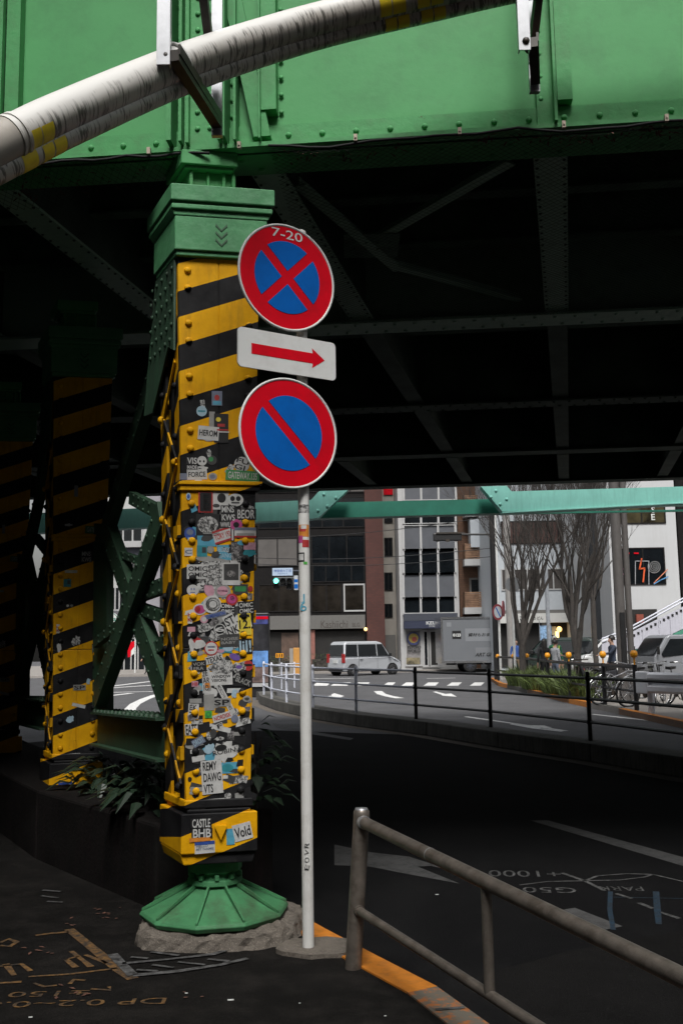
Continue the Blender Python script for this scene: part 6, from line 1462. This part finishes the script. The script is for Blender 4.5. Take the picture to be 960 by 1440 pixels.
q = W(900, 985, 24.6); bicycle('pale bicycle parked behind the right-most amber reflector post', (q.x+.02, 24.2, 0), math.radians(20), (.12, .12, .13), False)
q = W(946, 985, 24.5); bicycle('dark bicycle behind the white guardrail', (q.x, 24.3, 0), math.radians(35), (.03, .03, .035))
q = W(931, 985, 25.0); bicycle('black city bicycle parked just behind the left end of the white guardrail', (q.x+.1, 25.6, 0), math.radians(60), (.02, .02, .02), True, lean=-5)
q = W(884, 985, 26.8); bicycle('dark grey bicycle standing behind the silver one, against the brown twin mast', (q.x, 27.3, 0), math.radians(15), (.05, .05, .06), True, lean=5)
# motor scooter
def scooter(label, loc, rz, col):
    r = thing('motor_scooter', label, 'scooter', loc, None, rz); pm = paint('scooter_paint', col)
    for x in (-.55, .58): wheel(r, x, 0, .23, .10, 1, CHROME)
    b = MB(); loft(b, [(-.85, .62, .10), (-.75, .45, .14), (-.15, .32, .16), (.22, .30, .16), (.22, .36, .16), (-.08, .42, .16), (-.15, .70, .14), (-.78, .74, .12)], 0, 0); b.build('body', pm, r, local=True, bevel=.04)
    b = MB(); loft(b, [(.22, .30, .18), (.32, .30, .18), (.52, .98, .14), (.44, 1.02, .14)], 0, 0); b.build('leg_shield', pm, r, local=True, bevel=.03)
    b = MB(); loft(b, [(-.72, .74, .11), (-.10, .71, .13), (-.08, .78, .12), (-.40, .82, .13), (-.74, .83, .10)], 0, 0); b.build('seat', BLACK, r, local=True, bevel=.03)
    b = MB(); b.tube([(.34, -.32, 1.06), (.42, -.15, 1.05), (.44, .15, 1.05), (.34, .32, 1.06)], .018, 8); b.tube([(.58, .07, .23), (.45, .04, 1.0)], .025, 8); b.tube([(.58, -.07, .23), (.45, -.04, 1.0)], .025, 8); b.build('handlebar', DARKSTEEL, r, local=True)
    b = MB(); b.sphere((.52, 0, .92), .09, sc=(.5, 1, 1)); b.build('headlight', CHROME, r, local=True)
    for s in (-1, 1): b = MB(); b.tube([(.42, s*.2, 1.06), (.40, s*.30, 1.22)], .008, 5); b.sphere((.40, s*.32, 1.25), .06, sc=(.3, 1, .8)); b.build('mirror', BLACK, r, local=True)
    b = MB(); b.tube([(-.1, -.10, .22), (-.75, -.16, .30)], .05, 8); b.build('exhaust', DARKSTEEL, r, local=True)
    return r
q = W(836, 960, 28.6); scooter('black motor scooter parked beside the red marker post', (q.x, 28.8, 0), math.radians(200), (.03, .03, .035))

# ============================================================ PEOPLE
def person(label, loc, rz, h, shirt, trousers, hair=HAIR, pose='stand', long_hair=False, cap=None, vest=None):
    """one continuous skinned body; slots: skin, top, trousers, shoes"""
    k = h/1.72
    J = dict(pelvis=(0, 0, .93), waist=(0, 0, 1.08), chest=(0, .01, 1.30), neck0=(0, .01, 1.45), neck=(0, -.01, 1.51), head=(0, -.025, 1.58), crown=(0, -.015, 1.68),
             nose=(0, -.125, 1.585), shl=(.17, .01, 1.41), ell=(.22, .03, 1.14), wrl=(.22, -.06, .92), hal=(.215, -.10, .83),
             shr=(-.17, .01, 1.41), elr=(-.22, .03, 1.14), wrr=(-.22, -.06, .92), har=(-.215, -.10, .83),
             hil=(.095, 0, .88), knl=(.10, -.03, .50), anl=(.105, .03, .09), tol=(.115, -.13, .03), hir=(-.095, 0, .88), knr=(-.10, -.03, .50), anr=(-.105, .03, .09), tor=(-.115, -.13, .03))
    if pose == 'walk': J.update(knl=(.10, -.16, .52), anl=(.10, -.20, .10), tol=(.11, -.35, .04), knr=(-.10, .06, .50), anr=(-.10, .28, .14), tor=(-.11, .17, .03), wrl=(.21, .12, .93), hal=(.21, .14, .84), wrr=(-.22, -.18, .96), har=(-.21, -.25, .89))
    if pose == 'ride':
        for n_ in ('pelvis', 'waist', 'chest', 'neck0', 'neck', 'head', 'crown', 'nose', 'shl', 'shr'):
            x, y, z = J[n_]; J[n_] = (x, y-max(0, (z-.93))*.25, z-.02)
        J.update(ell=(.24, -.30, 1.20), wrl=(.25, -.48, 1.06), hal=(.25, -.55, 1.02), elr=(-.24, -.30, 1.20), wrr=(-.25, -.48, 1.06), har=(-.25, -.55, 1.02), knl=(.12, -.38, .78), anl=(.12, -.32, .36), tol=(.12, -.45, .30), knr=(-.12, -.28, .56), anr=(-.12, -.12, .14), tor=(-.12, -.26, .08))
    if pose == 'reach': J.update(ell=(.26, -.20, 1.22), wrl=(.18, -.40, 1.20), hal=(.16, -.48, 1.18))
    R_ = dict(pelvis=(.145, .105), waist=(.125, .09), chest=(.155, .10), neck0=(.075, .065), neck=(.05, .052), head=(.078, .092), crown=(.062, .075), nose=(.016, .014), shl=(.062, .062), ell=(.042, .042), wrl=(.03, .028), hal=(.034, .022), shr=(.062, .062), elr=(.042, .042), wrr=(.03, .028), har=(.034, .022),
              hil=(.085, .09), knl=(.055, .058), anl=(.038, .042), tol=(.035, .025), hir=(.085, .09), knr=(.055, .058), anr=(.038, .042), tor=(.035, .025))
    E_ = [('pelvis', 'waist'), ('waist', 'chest'), ('chest', 'neck0'), ('neck0', 'neck'), ('neck', 'head'), ('head', 'crown'), ('head', 'nose'), ('chest', 'shl'), ('shl', 'ell'), ('ell', 'wrl'), ('wrl', 'hal'), ('chest', 'shr'), ('shr', 'elr'), ('elr', 'wrr'), ('wrr', 'har'), ('pelvis', 'hil'), ('hil', 'knl'), ('knl', 'anl'), ('anl', 'tol'), ('pelvis', 'hir'), ('hir', 'knr'), ('knr', 'anr'), ('anr', 'tor')]
    names = list(J); ix = {n_: i for i, n_ in enumerate(names)}
    vs = [V(J[n_])*k for n_ in names]; es = [(ix[a], ix[c]) for a, c in E_]
    for s_, ha, wr in (('l', 'hal', 'wrl'), ('r', 'har', 'wrr')):     # fingers and thumb
        d = (V(J[ha])-V(J[wr])).normalized(); side_ = V((0, 1, 0)) if abs(d.y) < .8 else V((1, 0, 0))
        side_ = (side_-d*side_.dot(d)).normalized()
        for f_ in range(5):
            o = (f_-1.5)*.019 if f_ < 4 else -.045
            L_ = (.07, .08, .075, .06, .035)[f_]
            vs.append((V(J[ha])+side_*o*1.0+d*(.02 if f_ < 4 else -.03))*k); vs.append((V(J[ha])+side_*o*1.15+d*(.02+L_ if f_ < 4 else .005))*k)
            es += [(ix[ha], len(vs)-2), (len(vs)-2, len(vs)-1)]; names += ['f', 'f']
    me = bpy.data.meshes.new('body'); me.from_pydata(vs, es, []); ob = bpy.data.objects.new('body_src', me); COL.objects.link(ob)
    md = ob.modifiers.new('skin', 'SKIN'); md.use_smooth_shade = True
    for i, n_ in enumerate(names):
        rx, ry = R_.get(n_, (.009, .009)); me.skin_vertices[0].data[i].radius = (rx*k, ry*k); me.skin_vertices[0].data[i].use_root = (i == 0)
    ob.modifiers.new('sub', 'SUBSURF').levels = 2
    dg = bpy.context.evaluated_depsgraph_get(); dg.update(); m2 = bpy.data.meshes.new_from_object(ob.evaluated_get(dg)); bpy.data.objects.remove(ob)
    m2.name = 'body'; m2.materials.clear()
    for m in (SKIN, shirt, trousers, BLACK): m2.materials.append(m)
    hips = J['pelvis'][2]+.03
    for p in m2.polygons:
        c = p.center/k; p.use_smooth = True
        wl_, wr_ = V(J['wrl']), V(J['wrr'])
        if c.z > 1.47: s_ = 0
        elif min((c-V(J['hal'])).length, (c-V(J['har'])).length) < .125 and min((c-wl_).length, (c-wr_).length) > .02: s_ = 0
        elif abs(c.x) > .16 and c.z > .75: s_ = 1
        elif c.z > hips: s_ = 1
        elif min((c-V(J['tol'])).length, (c-V(J['tor'])).length) < .15 and c.z < .30: s_ = 3
        else: s_ = 2
        p.material_index = s_
    r = thing('person', label, 'person', loc, None, rz)
    bo = bpy.data.objects.new('body', m2); COL.objects.link(bo); bo.parent = r
    hc_ = V(J['head'])*k; cr_ = V(J['crown'])*k; mb = MB()
    mid = (hc_+cr_)/2+V((0, .022, .012))*k; n = 14; kk = 8; vs = []; fs = []
    for i in range(kk+1):
        ph = math.pi*.60*i/kk
        for j in range(n):
            th = 6.2832*j/n; dv = V((math.sin(ph)*math.cos(th)*.094, math.sin(ph)*math.sin(th)*.108, math.cos(ph)*.122))
            if dv.y < -.055 and dv.z < .045: dv.z = .045
            vs.append(mid+dv*k)
    for i in range(kk):
        for j in range(n): fs.append((i*n+j, i*n+(j+1) % n, (i+1)*n+(j+1) % n, (i+1)*n+j))
    mb.add(vs, fs, 0, True)
    if long_hair: mb.tube([mid+V((0, .05, .0))*k, mid+V((0, .075, -.16))*k, mid+V((0, .08, -.34))*k], [.09*k, .085*k, .06*k], 10)
    mb.build('helmet' if cap else 'hair', cap or hair, r, local=True)
    if vest:
        mb = MB()
        for s_ in (-1, 1): mb.bar(V((s_*.085, -.125, 1.08))*k, V((s_*.10, -.085, 1.42))*k, .04, .012, up=(0, -1, 0))
        mb.bar(V((-.15, -.118, 1.16))*k, V((.15, -.118, 1.16))*k, .012, .045); mb.build('reflective_strip', vest, r, local=True)
    return r
CL = lambda n_, c: M(n_, c, .85, var=.2, scale=12)
q = W(753, 925, 34.2); person('person in a green work vest and pale cap beside the strappy shrubs', (7.15, 34.0, 0), math.radians(10), 1.74, CL('green_vest_cloth', (.02, .13, .07)), CL('tan_trousers', (.20, .15, .09)), cap=CL('pale_cap', (.5, .5, .45)), vest=CL('lime_strip', (.45, .6, .1)))
q = W(765, 925, 33.2); person('person with long black hair in black clothes seen from behind', (q.x, 33.2, 0), math.radians(185), 1.64, CL('black_coat', (.012, .012, .014)), CL('black_trousers', (.012, .012, .013)), long_hair=True)
q = W(779, 925, 32.6); person('person in a pale grey sweatshirt leaning beside the black-clad person', (q.x, 32.4, 0), math.radians(120), 1.62, CL('grey_sweatshirt', (.32, .33, .35)), CL('blue_jeans', (.10, .12, .17)), pose='reach')
q = W(856, 920, 29.2); person('person in a navy jacket leaning forward over a bicycle behind the brown mast', (q.x+.15, 29.4, 0), math.radians(-80), 1.70, CL('navy_jacket', (.025, .035, .06)), CL('dark_trousers', (.02, .02, .025)), pose='reach')
q = W(728, 920, 41); person('person in a bright blue top and tan trousers by the rear of the box truck', (q.x, 41.5, 0), math.radians(20), 1.70, CL('blue_top', (.05, .12, .40)), CL('tan_work_trousers', (.22, .16, .10)), pose='walk')
q = W(198, 940, 60); person('person in a white top walking on the far pavement beyond the lattice', (q.x, 61.8, 0), math.radians(-30), 1.66, CL('white_top', (.6, .6, .58)), CL('dark_skirt', (.02, .02, .02)), pose='walk')

# ============================================================ LITTER AND DEAD LEAVES ON THE GROUND
b = MB(); rr = random.Random(17)
for i in range(260):
    t = rr.random(); px = 650+rr.gauss(0, 60) if t < .55 else 465+rr.gauss(0, 22); 
    py = 1010+(px-440)*.152-3+rr.gauss(0, 1.6)
    p = G(px, py, -.125); a = rr.uniform(0, 6.28); leaf(b, p+V((0, 0, .005)), V((math.cos(a), math.sin(a), .25)), rr.uniform(.05, .10), .035, 0, .05)
o = b.build('fallen_leaves', DRY, fix=False); tag(o, 'drift of brown fallen leaves in the gutter of the median kerb', 'fallen leaves', kind='stuff')
b = MB()
for px, py, s_ in ((320, 1408, .017), (260, 1398, .008), (40, 1432, .010), (540, 1430, .006), (612, 1259, .014), (420, 1412, .005)):
    p = G(px, py, .003 if px < 600 else -.125); b.obox(p, V((s_*1.6, s_*.2, 0)), V((-s_*.1, s_*.6, 0)), (0, 0, .003))
o = b.build('paper_scraps', SIGNWHITE); tag(o, 'tiny white paper scraps and cigarette ends scattered on the dark pavement', 'litter', kind='stuff')
b = MB()
for i in range(40):
    c_ = rr.choice(((105, 1395), (145, 1285), (262, 1398), (90, 1300), (250, 1250), (60, 1340))); p = G(c_[0]+rr.gauss(0, 14), c_[1]+rr.gauss(0, 5), .004); a = rr.uniform(0, 6.28); leaf(b, p, V((math.cos(a), math.sin(a), .2)), rr.uniform(.02, .045), .018, 0, .05)
o = b.build('fallen_leaves', DRY, fix=False); tag(o, 'few dead leaves scattered over the dark pavement by the column', 'fallen leaves', kind='stuff')
